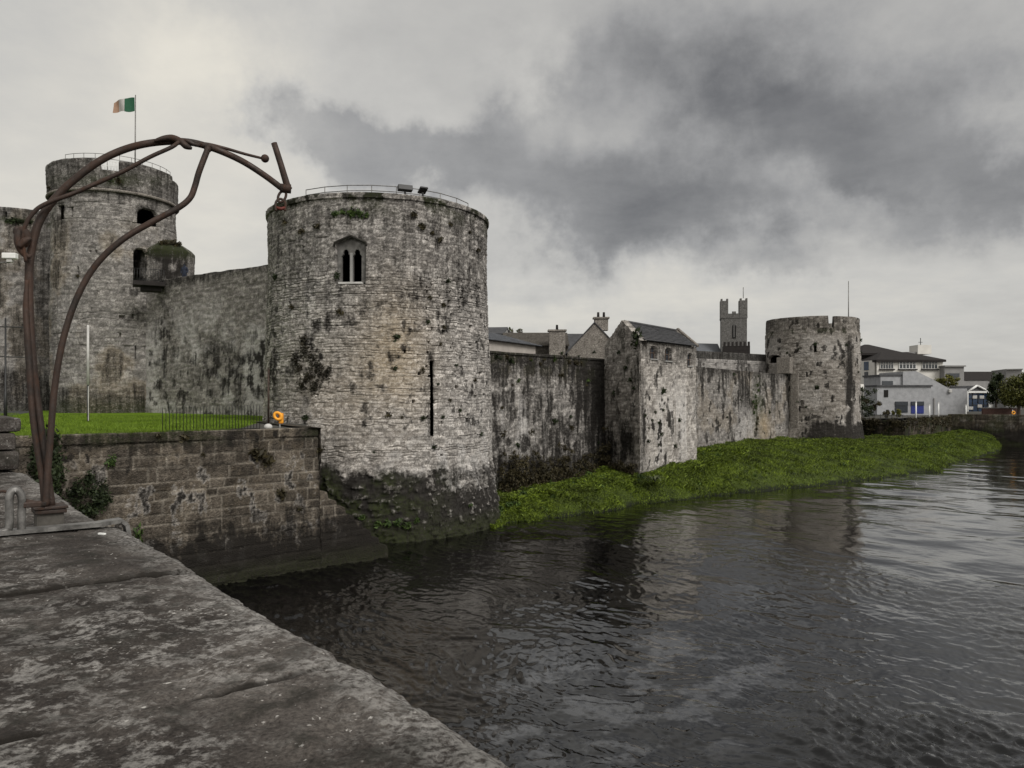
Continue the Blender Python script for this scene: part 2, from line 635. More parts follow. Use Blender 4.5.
M_LAWN = ground_mat('mown_lawn', (.085, .150, .006), (.120, .195, .012), .35, .5)
def bank_mat():
    b = NB('bank_soil')
    n = b.noise(.8, 6, .65)
    n2 = b.noise(11, 4, .7)
    c = b.mix(b.rng(n, .35, .65), (.018, .026, .006), (.060, .085, .012))
    g = b.N.new('ShaderNodeSeparateXYZ')
    b.L.new(b.tc.outputs['Object'], g.inputs[0])
    c = b.mix(b.rng(b.math('ADD', g.outputs[2], b.math('MULTIPLY', n, .5)), .34, .48), (.010, .013, .005), c)
    c = b.mix(1.0, c, b.mix(b.rng(n2, .3, .7), (.7, .7, .7), (1.25, 1.25, 1.25)), 'MULTIPLY')
    b.bump(n2, .6, .05)
    return b.fin(c, .9, spec=.2)


M_BANK = bank_mat()
M_LAND = ground_mat('town_ground', (.05, .05, .045), (.09, .085, .075), .3)
M_BED = ground_mat('river_bed_mud', (.02, .017, .012), (.03, .026, .02), .5)
M_DECK = ground_mat('bridge_paving', (.07, .068, .065), (.12, .115, .11), 1.0)


# ------------------------------------------------------------------ masonry surfaces
class Circle:
    def __init__(s, c, Rr, prof=None):
        s.c, s.R, s.prof = c, Rr, prof
        s.phi = math.atan2(-c[1], -c[0])
        s.u0, s.u1 = -math.pi * Rr, math.pi * Rr

    def pos(s, u, v, off):
        r = s.R + off
        if s.prof is not None:
            r = r + s.prof(v)
        ph = s.phi + u / s.R
        return s.c[0] + r * np.cos(ph), s.c[1] + r * np.sin(ph)

    def hit(s, px, v=None):
        dx = (px - CX) / F
        k = dx * dx + 1
        Rr = s.R + (float(s.prof(np.array(v))) if (v is not None and s.prof) else 0)
        b = -(dx * s.c[0] + s.c[1])
        c = s.c[0] ** 2 + s.c[1] ** 2 - Rr * Rr
        disc = max(b * b - k * c, 0)
        t = (-b - math.sqrt(disc)) / k
        x, y = dx * t - s.c[0], t - s.c[1]
        ph = math.atan2(y, x) - s.phi
        ph = (ph + math.pi) % (2 * math.pi) - math.pi
        return ph * s.R, t


class Line:
    def __init__(s, p0, p1, batter=0.0):
        s.p0, s.p1 = np.array(p0, float), np.array(p1, float)
        s.len = float(np.linalg.norm(s.p1 - s.p0))
        s.d = (s.p1 - s.p0) / s.len
        s.n = np.array((s.d[1], -s.d[0]))
        s.u0, s.u1 = 0.0, s.len
        s.batter = batter

    def pos(s, u, v, off):
        off = off - s.batter * v
        return s.p0[0] + s.d[0] * u + s.n[0] * off, s.p0[1] + s.d[1] * u + s.n[1] * off

    def hit(s, px, v=None):
        a = (px - CX) / F
        # p0x + dx u = a (p0y + dy u)
        u = (a * s.p0[1] - s.p0[0]) / (s.d[0] - a * s.d[1])
        return u, s.p0[1] + s.d[1] * u


def feat(path, px0, px1, py0, py1, depth, top='flat', gap=False):
    """an opening measured by bearings, turned into metres on the wall"""
    um, t = path.hit((px0 + px1) / 2)
    zc = zat((py0 + py1) / 2, t)
    um, t = path.hit((px0 + px1) / 2, zc)
    ua, _ = path.hit(px0, zc)
    ub, _ = path.hit(px1, zc)
    return dict(u0=min(ua, ub), u1=max(ua, ub), v0=zat(py1, t), v1=zat(py0, t), depth=depth, top=top)


def masonry(name, path, z0, z1, res, mat, parent, ch=.2, sw=.36, relief=.03, edge=.035, warp=.06, seed=1, feats=(), mask=None, ztop=None,
            cap=((.9, 0),), lip=None, zbot=None, extra=None, jut=.5, kind=None, resv=None, tintpow=1.0):
    resv = resv or res
    nu = max(2, int((path.u1 - path.u0) / res))
    us = list(np.linspace(path.u0, path.u1, nu + 1))
    vs = list(np.linspace(z0, z1, max(2, int((z1 - z0) / resv)) + 1))
    for f in feats:
        us += [f['u0'] - .012, f['u0'], f['u1'], f['u1'] + .012]
        vs += [f['v0'] - .012, f['v0'], f['v1'], f['v1'] + .012]
    if lip:
        vs += [lip[0] - .01, lip[0]]
    us = np.array(sorted(u for u in us if path.u0 <= u <= path.u1))
    vs = np.array(sorted(v for v in vs if z0 <= v <= z1))
    U, Vv = np.meshgrid(us, vs, indexing='ij')
    zt = np.full_like(U, z1) if ztop is None else ztop(U)
    Vz = np.minimum(Vv, zt)
    if zbot is not None:
        Vz = np.maximum(Vz, zbot(U))
    # coursing
    wu = U + warp * 2 * (fbm(U * 1.7, Vz * 2.1, seed + 3, 3) - .5) * 2
    wv = Vz + warp * (fbm(U * 1.3 + 50, Vz * 1.9, seed + 5, 3) - .5) * 2.6
    r2 = np.random.default_rng(seed)
    hs = ch * r2.uniform(.6, 1.5, int((z1 - z0 + 4) / ch * 1.6) + 8)
    bnd = z0 - 2 + np.concatenate(([0], np.cumsum(hs)))
    ci = np.clip(np.searchsorted(bnd, wv) - 1, 0, len(bnd) - 2)
    cw = sw * r2.uniform(.7, 1.4, len(bnd))[ci]
    xx = wu / cw + r2.uniform(0, 1, len(bnd))[ci]
    i = np.floor(xx)
    jj = lambda k: k + .38 * (hsh(k, ci, seed) - .5) * 2
    bl = jj(i)
    i = np.where(xx < bl, i - 1, i)
    bl = jj(i)
    br = jj(i + 1)
    over = xx >= br
    i = np.where(over, i + 1, i)
    bl, br = jj(i), jj(i + 1)
    dist = np.minimum(np.minimum((xx - bl), (br - xx)) * cw, np.minimum(wv - bnd[ci], bnd[ci + 1] - wv))
    tint = hsh(i + 7, ci + 3, seed + 9)
    jit = hsh(i + 31, ci + 5, seed + 13)
    body = sst(0, edge, dist)
    h = (body - 1) * relief + (jit - .5) * relief * jut * 2 + (fbm(U * 6, Vz * 6, seed + 21, 3) - .5) * relief * .9
    h = h + (fbm(U * .35, Vz * .35, seed + 23, 3) - .5) * relief * 4
    mort = (1 - body)
    if extra is not None:
        h = h + extra(U, Vz)
    if lip:
        inl = (Vz >= lip[0])
        h = np.where(inl, h * .5 + lip[1], h)
    # openings
    fm = np.zeros_like(U)
    for f in feats:
        inside = (U >= f['u0'] - 1e-6) & (U <= f['u1'] + 1e-6) & (Vz >= f['v0'] - 1e-6)
        if f['top'] == 'flat':
            inside &= (Vz <= f['v1'] + 1e-6)
        else:
            w = (f['u1'] - f['u0']) / 2
            xr = np.clip(np.abs(U - (f['u0'] + f['u1']) / 2) / w, 0, 1)
            if f['top'] == 'arch':
                rise = min(w, (f['v1'] - f['v0']) * .5)
                tp = f['v1'] - rise * (1 - np.sqrt(1 - xr ** 2))
            else:                                    # shallow pointed head
                tp = f['v1'] - f.get('rise', .35 * w) * xr
            inside &= (Vz <= tp + 1e-6)
        h = np.where(inside, -min(f['depth'], f.get('rev', .32) if f['depth'] >= .5 else 9), h)
        fm = np.maximum(fm, inside * (1.0 if f['depth'] >= .5 else .5))
    X, Y = path.pos(U, Vz, h)
    op_ = fm >= .9
    fm = np.ceil(fm)
    PX, PY = CX + X / Y * F, HY - (Vz - CH) / Y * F
    stain = np.zeros_like(U)
    moss = np.zeros_like(U)
    warmm = np.zeros_like(U)
    white = np.zeros_like(U)
    if mask is not None:
        stain, moss, warmm, white = [np.clip(q + np.zeros_like(U), 0, 1) for q in mask(U, Vz, PX, PY)]
    mort = mort * (1 - fm)
    V = [np.stack([X, Y, Vz], -1)]
    S = [np.stack([tint ** tintpow, mort, white, np.ones_like(U)], -1)]
    Mk = [np.stack([stain, moss, warmm, np.ones_like(U)], -1)]
    UVs = [np.stack([U, Vz], -1)]
    top = Vz[:, -1]
    lo = lip[1] if lip else 0.0
    for inset, dz in cap:
        x2, y2 = path.pos(us, top, lo - inset)
        V.append(np.stack([x2, y2, top + dz], -1)[:, None, :])
        S.append(S[0][:, -1:, :] * np.array([.6, .3, 0, 1]) + np.array([.25, 0, 0, 0]))
        m2 = Mk[0][:, -1:, :].copy()
        m2[..., 0] = np.maximum(m2[..., 0], .35)
        Mk.append(m2)
        UVs.append(np.stack([us, top + inset], -1)[:, None, :])
    V, S, Mk, UVs = [np.concatenate(q, 1) for q in (V, S, Mk, UVs)]
    a, b = V.shape[:2]
    idx = np.arange(a * b).reshape(a, b)
    Fq = np.stack([idx[:-1, :-1], idx[1:, :-1], idx[1:, 1:], idx[:-1, 1:]], -1).reshape(-1, 4)
    om = np.zeros((a, b), bool)
    om[:op_.shape[0], :op_.shape[1]] = op_
    Fq = Fq[~om.ravel()[Fq].all(1)]                   # real openings into the hollow interior
    me = np_mesh(name, V.reshape(-1, 3), Fq, True, UVs.reshape(-1, 2), {'stone': S.reshape(-1, 4), 'mask': Mk.reshape(-1, 4)})
    return link(name, me, mat, parent)


def G(PX, PY, cx, cy, sx, sy):
    return np.exp(-(((PX - cx) / sx) ** 2 + ((PY - cy) / sy) ** 2))


def rag(U, V, s, seed, lo=.35, hi=.65):
    return sst(lo, hi, fbm(U * s, V * s, seed, 5, .55))


# ------------------------------------------------------------------ leaves
def leaf_cloud(n, rad, size, seed, shell=.55, aspect=1.6, droop=0.0, lumps=0):
    """n little leaf quads through an ellipsoid volume"""
    r = np.random.default_rng(seed)
    d = r.normal(size=(n, 3))
    d /= np.linalg.norm(d, axis=1)[:, None]
    q = (shell + (1 - shell) * r.random(n)) * r.random(n) ** .12
    c = d * q[:, None]
    if lumps:
        k = r.normal(size=(lumps, 3))
        k /= np.linalg.norm(k, axis=1)[:, None]
        k *= (.45 + .35 * r.random(lumps))[:, None]
        w = r.integers(0, lumps, n)
        c = k[w] + d * (q * (.24 + .20 * r.random(lumps)[w]))[:, None]
    c = c * np.array(rad)
    c[:, 2] -= droop * (c[:, 0] ** 2 + c[:, 1] ** 2)
    t = r.normal(size=(n, 3))
    t /= np.linalg.norm(t, axis=1)[:, None]
    nrm = d + .8 * r.normal(size=(n, 3))
    b = np.cross(nrm, t)
    b /= (np.linalg.norm(b, axis=1)[:, None] + 1e-9)
    t = np.cross(b, nrm)
    t /= (np.linalg.norm(t, axis=1)[:, None] + 1e-9)
    s = size * r.uniform(.6, 1.4, n)[:, None]
    V = np.stack([c - t * s * .5, c + b * s * .5 * .6 , c + t * s * .5 * aspect, c - b * s * .5 * .6], 1).reshape(-1, 3)
    return V, np.arange(4 * n).reshape(n, 4)


def leaf_mesh(name, *a, **k):
    V, Fq = leaf_cloud(*a, **k)
    return np_mesh(name, V, Fq, False)


# ================================================================== THE SETTING
def sheet(name, pts, mat, kind='structure'):
    me = bpy.data.meshes.new(name)
    me.from_pydata([tuple(p) for p in pts], [], [list(range(len(pts)))])
    me.update()
    o = link(name, me, mat)
    return tag(o, kind=kind)


sheet('river_bed', [(-4000, -4000, -1.6), (4000, -4000, -1.6), (4000, 4000, -1.6), (-4000, 4000, -1.6)], M_BED)

QA, QB = np.array((-16.7, 23.03)), np.array((-7.9, 31.7))           # quay wall line
TA = Circle((-7.65, 44.5), 6.2)
TB = Circle((-34.45, 66.6), 4.85)
TC = Circle((-48.2, 75.5), 5.6)
TD = Circle((36.3, 93.0), 5.35)

# raised ground inside the quay: a lawn running up to the towers
lz = lambda y: 5.74 + (y - 30) * .0062
lp = [(-16.2, 23.8), (-8.4, 31.9), (-11.5, 42), (-8, 48), (-17, 56), (-30, 68), (-45, 80), (-120, 110), (-140, 30), (-22, 24)]
sheet('lawn', [(x, y, lz(y)) for x, y in lp], M_LAWN)
sheet('footpath', [(x, y, lz(y) + .012) for x, y in [(-19.5, 26.5), (-24.5, 37), (-34.2, 52), (-38.5, 60.5), (-43.0, 70.3), (-60, 66), (-60, 28)]], M_ASPHALT)
sheet('quay_paving', [(x, y, lz(y) + .012) for x, y in [(-11.6, 28.6), (-8.35, 31.8), (-11.5, 42), (-13.4, 41.5)]], M_LAND)
sheet('courtyard', [(-8, 48, 5.9), (33, 94, 5.9), (40, 99, 5.9), (20, 180, 5.9), (-60, 130, 5.9), (-36, 70, 5.9)], M_LAND)
sheet('far_land', [(48, 104, 4.35), (70, 124.5, 4.35), (97, 116.6, 4.35), (400, 90, 4.35), (3500, 300, 4.35), (3500, 3800, 4.35), (-3500, 3800, 4.35), (-3500, 300, 4.35), (-20, 140, 4.35), (40, 98, 4.35)], M_LAND)


# ------------------------------------------------------------------ river
def river():
    th = np.radians(np.linspace(-50, 47, 900))
    n = 860
    r = 7.0 * (170 / 7.0) ** (np.linspace(0, 1, n))
    T, Q = np.meshgrid(th, r, indexing='ij')
    X, Y = Q * np.sin(T), Q * np.cos(T)
    wx = X + 1.6 * (fbm(X * .16, Y * .16, 3, 3) - .5) * 2
    wy = Y + 1.6 * (fbm(X * .16 + 40, Y * .16, 4, 3) - .5) * 2
    # current runs away from the bridge along the bank: waves lie across it
    ca, sa = math.cos(R(35)), math.sin(R(35))
    p = wx * ca + wy * sa
    q = -wx * sa + wy * ca
    calm = sst(.40, .56, fbm(X * .11 + 5, Y * .085 + 2, 9, 4))        # smooth boils between the chop
    rough = (.34 + .90 * calm) * (1 - .80 * sst(24, 58, Q + .8 * X))
    calm = calm * (1 - .85 * sst(24, 58, Q + .8 * X))
    big = fbm(p * .30, q * .22, 21, 3) - .5
    rid = lambda n, k: np.clip(1 - 2.4 * np.abs(n - .5), 0, 1) ** k
    mid = rid(fbm(p * 1.45, q * .85, 31, 3, .55), 3)
    sm = rid(fbm(p * 3.5 + 7, q * 2.1, 41, 3, .55), 3)
    tiny = rid(fbm(p * 4.4 + 7, q * 2.8, 47, 2), 2) * np.clip(1.6 - Q / 32, 0, 1)
    Z = .20 * big + rough * (.085 * mid + .050 * sm + .026 * tiny) - .04
    fade = np.clip(Q / 60, 0, 1)
    Z = Z * (1 - .25 * fade)
    V = np.stack([X, Y, Z], -1).reshape(-1, 3)
    a, b = T.shape
    idx = np.arange(a * b).reshape(a, b)
    Fq = np.stack([idx[:-1, :-1], idx[:-1, 1:], idx[1:, 1:], idx[1:, :-1]], -1).reshape(-1, 4)
    Fq = Fq[:, ::-1]
    boil = np.exp(-((X - 1.6) / 2.6) ** 2 - ((Y - 17.2) / 2.6) ** 2) + .7 * np.exp(-((X - 4.6) / 3.2) ** 2 - ((Y - 20.5) / 3.0) ** 2)
    c = np.stack([calm, np.clip(boil, 0, 1), calm, np.ones_like(calm)], -1).reshape(-1, 4)
    me = np_mesh('river', V, Fq, True, None, {'calm': c})
    b_ = NB('peaty_water')
    ck = b_.attr('calm')
    f = b_.noise(.55, 5, .60, sc=(1, 1.2, 1))
    lace = b_.noise(3.4, 4, .6)
    foam = b_.math('MULTIPLY', b_.rng(f, .50, .55), b_.rng(lace, .36, .50, .15, 1), clamp=True)
    foam = b_.math('MULTIPLY', foam, b_.rng(ck[1], .08, .5), clamp=True)
    thin = b_.math('MULTIPLY', b_.rng(b_.noise(.5, 8, .7, sc=(1, 2.0, 1)), .60, .66), b_.rng(lace, .50, .58), clamp=True)
    foam = b_.math('MAXIMUM', b_.math('MULTIPLY', foam, .28), b_.math('MULTIPLY', thin, .22))
    col = b_.mix(foam, (.0020, .0019, .0019), (.20, .205, .215))
    h = b_.math('ADD', b_.math('MULTIPLY', b_.noise(3.2, 5, .6, sc=(1, 1.3, 1)), 1.0), b_.math('MULTIPLY', b_.noise(11, 4, .6), .28))
    h = b_.math('MULTIPLY', h, b_.rng(ck[0], 0, 1, .16, 1))
    b_.bump(h, .50, .07)
    b_.fin(col, .02, 0, .5)
    b_.b.inputs['Coat Weight'].default_value = .35
    b_.b.inputs['Coat Roughness'].default_value = .02
    b_.b.inputs['IOR'].default_value = 1.36
    o = link('river', me, b_.m)
    tag(o, kind='structure')


river()

# ------------------------------------------------------------------ river bank with rough grass
wl_px = [(490, 529), (505, 525), (560, 517), (640, 504), (700, 498), (760, 490), (860, 480), (935, 472), (948, 465), (985, 456), (1000, 448), (998, 444)]
WL = np.array([gxy(px, CH * F / (py - HY)) for px, py in wl_px])
BK = np.array([(-5, 46.5), (-2.5, 49.5), (2.6, 55.3), (9.0, 62.7), (15.5, 68.5), (22, 77.5), (33, 90), (42, 96), (51.2, 100.3), (60, 110), (70, 122.5), (74, 124)])


def resample(P, n):
    s = np.concatenate(([0], np.cumsum(np.linalg.norm(np.diff(P, axis=0), axis=1))))
    k = np.linspace(0, len(P) - 1, n)
    return np.stack([np.interp(k, np.arange(len(P)), P[:, j]) for j in (0, 1)], -1)


NB_S = 420
W_, B_ = resample(WL, NB_S), resample(BK, NB_S)
bz_ = np.interp(np.linspace(0, 1, NB_S), [0, .1, .2, .3, .45, .6, .8, 1], [.7, .8, 1.0, 2.2, 2.55, 2.45, 1.9, 2.0])


def bank_pt(s, t):
    """s index 0..1 along, t 0 at the water to 1 at the wall"""
    k = s * (NB_S - 1)
    x = np.interp(k, np.arange(NB_S), W_[:, 0]) * (1 - t) + np.interp(k, np.arange(NB_S), B_[:, 0]) * t
    y = np.interp(k, np.arange(NB_S), W_[:, 1]) * (1 - t) + np.interp(k, np.arange(NB_S), B_[:, 1]) * t
    jag = (fbm(s * 45, s * 0 + 3, 77, 4, .6) - .5) * 3.0
    zt = np.interp(k, np.arange(NB_S), bz_)
    tt = np.clip(t, 0, 1)
    z = zt * (1 - (1 - tt) ** 2.2) + .05 + (t < 0) * t * 9 + (fbm(x * .5, y * .5, 5, 3) - .5) * .5 * np.clip(tt * 6, 0, 1)
    y = y + jag * (1 - tt) * .8
    return x, y, z


ts = np.concatenate((np.array([-.12, -.05]), np.linspace(0, 1.05, 40)))
S_, T_ = np.meshgrid(np.linspace(0, 1, NB_S), ts, indexing='ij')
x, y, z = bank_pt(S_, T_)
idx = np.arange(x.size).reshape(x.shape)
Fq = np.stack([idx[:-1, :-1], idx[1:, :-1], idx[1:, 1:], idx[:-1, 1:]], -1).reshape(-1, 4)
tag(link('river_bank', np_mesh('river_bank', np.stack([x, y, z], -1).reshape(-1, 3), Fq), M_BANK), kind='structure')


def bank_grass():
    n = 260000
    r = np.random.default_rng(5)
    s, t = r.random(n), -.005 + 1.005 * r.random(n) ** .8
    x, y, z = bank_pt(s, t * 1.0 - .01)
    dens = fbm(x * .35, y * .35, 61, 4)
    lush = fbm(x * .9, y * .9, 63, 3)
    hgt = (.06 + .30 * lush ** 3 + .10 * r.random(n)) * np.where(dens < .40, .5, 1) * (.55 + .6 * np.clip(t * 2, 0, 1))
    az = r.random(n) * 2 * math.pi
    w = .018 + .028 * r.random(n)
    lean = r.normal(size=(n, 2)) * .7
    cx, cy = np.cos(az) * w, np.sin(az) * w
    p0 = np.stack([x - cx, y - cy, z - .05], -1)
    p1 = np.stack([x + cx, y + cy, z - .05], -1)
    p2 = np.stack([x + lean[:, 0] * hgt + cx * .5, y + lean[:, 1] * hgt + cy * .5, z + hgt], -1)
    p3 = np.stack([x + lean[:, 0] * hgt * 1.2 - cx * .3, y + lean[:, 1] * hgt * 1.2 - cy * .3, z + hgt * .9], -1)
    V = np.stack([p0, p1, p2, p3], 1).reshape(-1, 3)
    me = np_mesh('grass', V, np.arange(4 * n).reshape(n, 4), False)
    tag(link('grass', me, M_GRASS), 'rough green grass covering the sloping river bank below the castle wall', 'grass', kind='stuff')


bank_grass()


def lawn_grass():
    n = 60000
    r = np.random.default_rng(15)
    a, b = r.random(n), r.random(n) ** 2
    e0, e1 = np.array((-16.0, 24.0)), np.array((-10.8, 29.3))
    f0, f1 = np.array((-44, 62.0)), np.array((-15.5, 50.0))
    P = (e0[None] * (1 - a[:, None]) + e1[None] * a[:, None]) * (1 - b[:, None]) + (f0[None] * (1 - a[:, None]) + f1[None] * a[:, None]) * b[:, None]
    x, y = P[:, 0], P[:, 1]
    z = 5.74 + (y - 30) * .0062
    h = .03 + .06 * r.random(n) + .14 * r.random(n) * (b < .004) + .08 * (fbm(x * 1.2, y * 1.2, 88, 3) > .60)
    az = r.random(n) * 6.283
    w = .008 + .012 * r.random(n)
    cx, cy = np.cos(az) * w, np.sin(az) * w
    l = r.normal(size=(n, 2)) * .5
    V = np.stack([np.stack([x - cx, y - cy, z - .01], -1), np.stack([x + cx, y + cy, z - .01], -1), np.stack([x + l[:, 0] * h, y + l[:, 1] * h, z + h], -1)], 1).reshape(-1, 3)
    tag(link('lawn_grass', np_mesh('lawn_grass', V, np.arange(3 * n).reshape(n, 3), False), M_LAWNBLADE), 'short bright green grass blades of the mown lawn', 'grass', kind='stuff')


lawn_grass()


def bank_weeds():
    r = np.random.default_rng(25)
    vv, ff, n_ = [], [], 0
    for k in range(190):
        s, t = r.random(), .12 + .85 * r.random() ** .6
        if vn(np.array([s * 30]), np.array([t * 4]), 33)[0] < .42:
            continue
        x, y, z = bank_pt(np.array(s), np.array(t))
        g = r.uniform(.4, .9)
        a, b = leaf_cloud(34, (.42 * g, .42 * g, .26 * g), .16, 2000 + k, .15, 1.8)
        vv.append(a + np.array((float(x), float(y), float(z) + .18 * g)))
        ff.append(b + n_)
        n_ += 34 * 4
    tag(link('bank_weeds', np_mesh('bank_weeds', np.concatenate(vv), np.concatenate(ff), False), M_LEAFBANK), 'broad leaved green weeds scattered over the river bank', 'weeds', kind='stuff')


bank_weeds()

# ================================================================== THE CASTLE
WALLG = 'battered rubble curtain walls of the castle'
TOWG = 'round castle towers'


def tower_mask_A(U, V, PX, PY):
    f = fbm(U * .5, V * .5, 101, 5, .55)
    g = fbm(U * 1.6, V * 1.2, 103, 5, .6)
    run = fbm(U * 1.4, V * .12, 105, 4)
    wav = (fbm(U * .7, V * .1, 107, 4) - .5) * 2
    stain = 1.1 * sst(3.95, 3.0, V + .8 * wav * .8) * (1 - .5 * G(PX, PY, 470, 480, 42, 18))
    stain = np.maximum(stain, .42 * sst(.42, .62, f) * sst(13.0, 17.5, V))
    stain = np.maximum(stain,   .50 * sst(.38, .58, g) * (G(PX, PY, 470, 250, 45, 75) + .7 * G(PX, PY, 290, 240, 26, 60) + .5 * G(PX, PY, 440, 225, 60, 30)))
    stain = np.maximum(stain, .95 * sst(.40, .60, g) * G(PX, PY, 312, 368, 24, 36) * 1.4)
    stain = np.maximum(stain, .85 * sst(.40, .60, g) * G(PX, PY, 272, 370, 9, 90))
    stain = np.maximum(stain, .62 * sst(.60, .72, g) * sst(3, 6, V))
    stain = np.maximum(stain, .22 * sst(.50, .66, run))
    stain = np.maximum(stain, (.30 + .22 * f) * sst(8.5, 14.0, V + 3 * (f - .5)))
    stain = np.maximum(stain, .8 * G(PX, PY, 432, 400, 7, 48) * sst(.35, .6, g))
    stain = np.maximum(stain, .9 * sst(.50, .60, f + .25 * (g - .5)) * sst(16.5, 17.2, V))
    stain = stain * (1 - .42 * sst(.58, .68, fbm(U * 3.5, V * 4.5, 113, 3)) * sst(.3, .9, V))
    moss = .75 * sst(3.8, 2.5, V + .9 * wav) * sst(.35, .6, g) * sst(480, 380, PX)
    moss = np.maximum(moss, .55 * sst(1.3, .3, V))
    moss = np.maximum(moss, .5 * sst(.5, .62, f) * sst(15.9, 17.1, V))
    warm = .85 * G(PX, PY, 395, 350, 34, 62) * sst(.3, .55, f + .1) + .35 * G(PX, PY, 340, 400, 60, 60)
    white = .50 * sst(.46, .62, g) * (G(PX, PY, 440, 455, 90, 34) + .7 * G(PX, PY, 300, 430, 40, 40) + .5 * G(PX, PY, 300, 330, 30, 80)) + .5 * sst(.58, .66, g) * G(PX, PY, 470, 485, 40, 12)
    return stain, moss, warm, white


def splay_A(v):
    v = np.asarray(v, float)
    return .02 * (17.8 - v) * sst(18.5, 6, v) * 1.0 + .10 * np.clip(3.7 - v, 0, 6)


def castle_tower(loc, label, cat='castle tower'):
    return empty('castle_tower', loc, 0, label, cat, TOWG)


tA = castle_tower((-7.65, 44.5, 0), 'broad round stone tower rising straight from the river with a twin-lancet window')
TA.prof = splay_A
fw = feat(TA, 335.5, 365.5, 236, 284, .60, 'point')
fw['rise'] = .32
fl1 = feat(TA, 341.5, 349.0, 245, 280, .95, 'arch')
fl2 = feat(TA, 353.0, 360.5, 245, 280, .95, 'arch')
fs = feat(TA, 430.2, 433.6, 361, 436, .9)
fs['rev'] = .05
fh = [feat(TA, a, a + w, b, b + h, .55) for a, b, w, h in
      [(448, 300, 3, 4), (470, 325, 3, 3), (462, 352, 2, 4), (442, 330, 3, 3), (455, 385, 3, 4), (475, 395, 3, 3), (461, 405, 2, 3), (480, 372, 3, 4), (418, 372, 3, 3), (404, 350, 2, 3), (466, 418, 3, 4), (412, 400, 3, 3)]]
_r = random.Random(9)
for _k in range(44):
    a, b = _r.uniform(425, 484), _r.uniform(275, 455)
    fh.append(feat(TA, a, a + _r.uniform(1.3, 2.6), b, b + _r.uniform(1.6, 3.4), .55))
masonry('wall', TA, -1.2, 17.35, .062, M_RUBBLE, tA, ch=.13, sw=.23, relief=.045, edge=.030, warp=.075, seed=3,
        feats=[fw, fs] + fh, mask=tower_mask_A, cap=((.75, .02), (.76, -.7), (6.0, -.65)), lip=(17.10, .10),
        extra=lambda U, V: sst(4.2, 3.2, V) * (.22 * (fbm(U * 1.7, V * 2.2, 111, 4) - .5) + .10 * sst(.55, .7, fbm(U * 3.5, V * 4.5, 113, 3))))


def tower_pt(path, u, v, off=0.0):
    x, y = path.pos(np.array(u, float), np.array(v, float), off)
    return Vector((float(x), float(y), float(v)))


# twin lancet window: tracery plate, mullion, sill and the two dark lights
def lancet_window():
    uc = (fw['u0'] + fw['u1']) / 2
    vc = fw['v0']
    W, H = fw['u1'] - fw['u0'], fw['v1'] - fw['v0']
    ph = TA.phi + uc / TA.R
    n = Vector((math.cos(ph), math.sin(ph), 0))
    t = Vector((-math.sin(ph), math.cos(ph), 0))
    o = Vector((TA.c[0], TA.c[1], 0)) + n * (TA.R + float(splay_A(vc + 1)) - .26) + Vector((0, 0, vc))
    root = tA
    lw, gap, side = W * .29, W * .09, W * .14
    z0, zs, za = .10, H * .56, H * .80
    # plate with two trefoil-headed lights cut out, as a strip of quads
    mb = MB()

    def light_edge(c):
        pts = []
        hw = lw / 2
        pts.append((c - hw, z0))
        pts.append((c - hw, zs))
        pts += [(c - hw * 1.06, zs + .08), (c - hw * .62, zs + .20), (c - hw * .66, zs + .30), (c - hw * .28, zs + .42), (c, za)]
        pts += [(c + hw * .28, zs + .42), (c + hw * .66, zs + .30), (c + hw * .62, zs + .20), (c + hw * 1.06, zs + .08)]
        pts += [(c + hw, zs), (c + hw, z0)]
        return pts
    wn = mb
    bm = wn.bm
    for sgn in (-1, 1):
        c = sgn * (lw / 2 + gap / 2)
        e = light_edge(c)
        xl, xr = (c - lw / 2 - (side if sgn < 0 else gap / 2), c + lw / 2 + (side if sgn > 0 else gap / 2))
        outer = []
        for (x_, z_) in e:
            if x_ < c - 1e-6:
                outer.append((xl, z_ if z_ < za - .05 else H * .9))
            elif x_ > c + 1e-6:
                outer.append((xr, z_ if z_ < za - .05 else H * .9))
            else:
                outer.append((c, H * .92))
        # front, reveal
        def W3(p, dd):
            return o + t * p[0] + n * dd + Vector((0, 0, p[1]))
        a = [bm.verts.new(W3(p, 0)) for p in e]
        bk = [bm.verts.new(W3(p, -.22)) for p in e]
        b = [bm.verts.new(W3(p, 0)) for p in outer]
        for k in range(len(e) - 1):
            bm.faces.new((a[k], a[k + 1], b[k + 1], b[k]))
            bm.faces.new((a[k], bk[k], bk[k + 1], a[k + 1]))
    # head above
    hd = [(-W / 2, H * .74), (-W / 2, H - .34), (0, H - .02), (W / 2, H - .34), (W / 2, H * .74)]
    hv = [o + t * p[0] + n * -.012 + Vector((0, 0, p[1])) for p in hd]
    bm.faces.new([bm.verts.new(p) for p in hv])
    win = wn.build('window', M_TRACERY, root)
    MB().box(o + n * .02 + Vector((0, 0, (zs + z0) / 2)), (gap * .95, .16, zs - z0 + .5), math.atan2(t.y, t.x), bevel=.02).build('mullion', M_CUTSTONE, win)
    s1 = MB().box(o + n * .06 + Vector((0, 0, .05)), (W * .80, .5, .10), math.atan2(t.y, t.x), bevel=.015).build('sill', M_OFFWHITE, win)
    # hood mould
    pts = [o + n * .27 + t * x_ + Vector((0, 0, z_)) for x_, z_ in ((-W / 2 - .05, H - .52), (-W / 2 - .05, H - .33), (0, H + .02), (W / 2 + .05, H - .33), (W / 2 + .05, H - .52))]
    MB().tube(pts, .06, 6).build('hood_mould', M_COPING_DARK, win)


lancet_window()


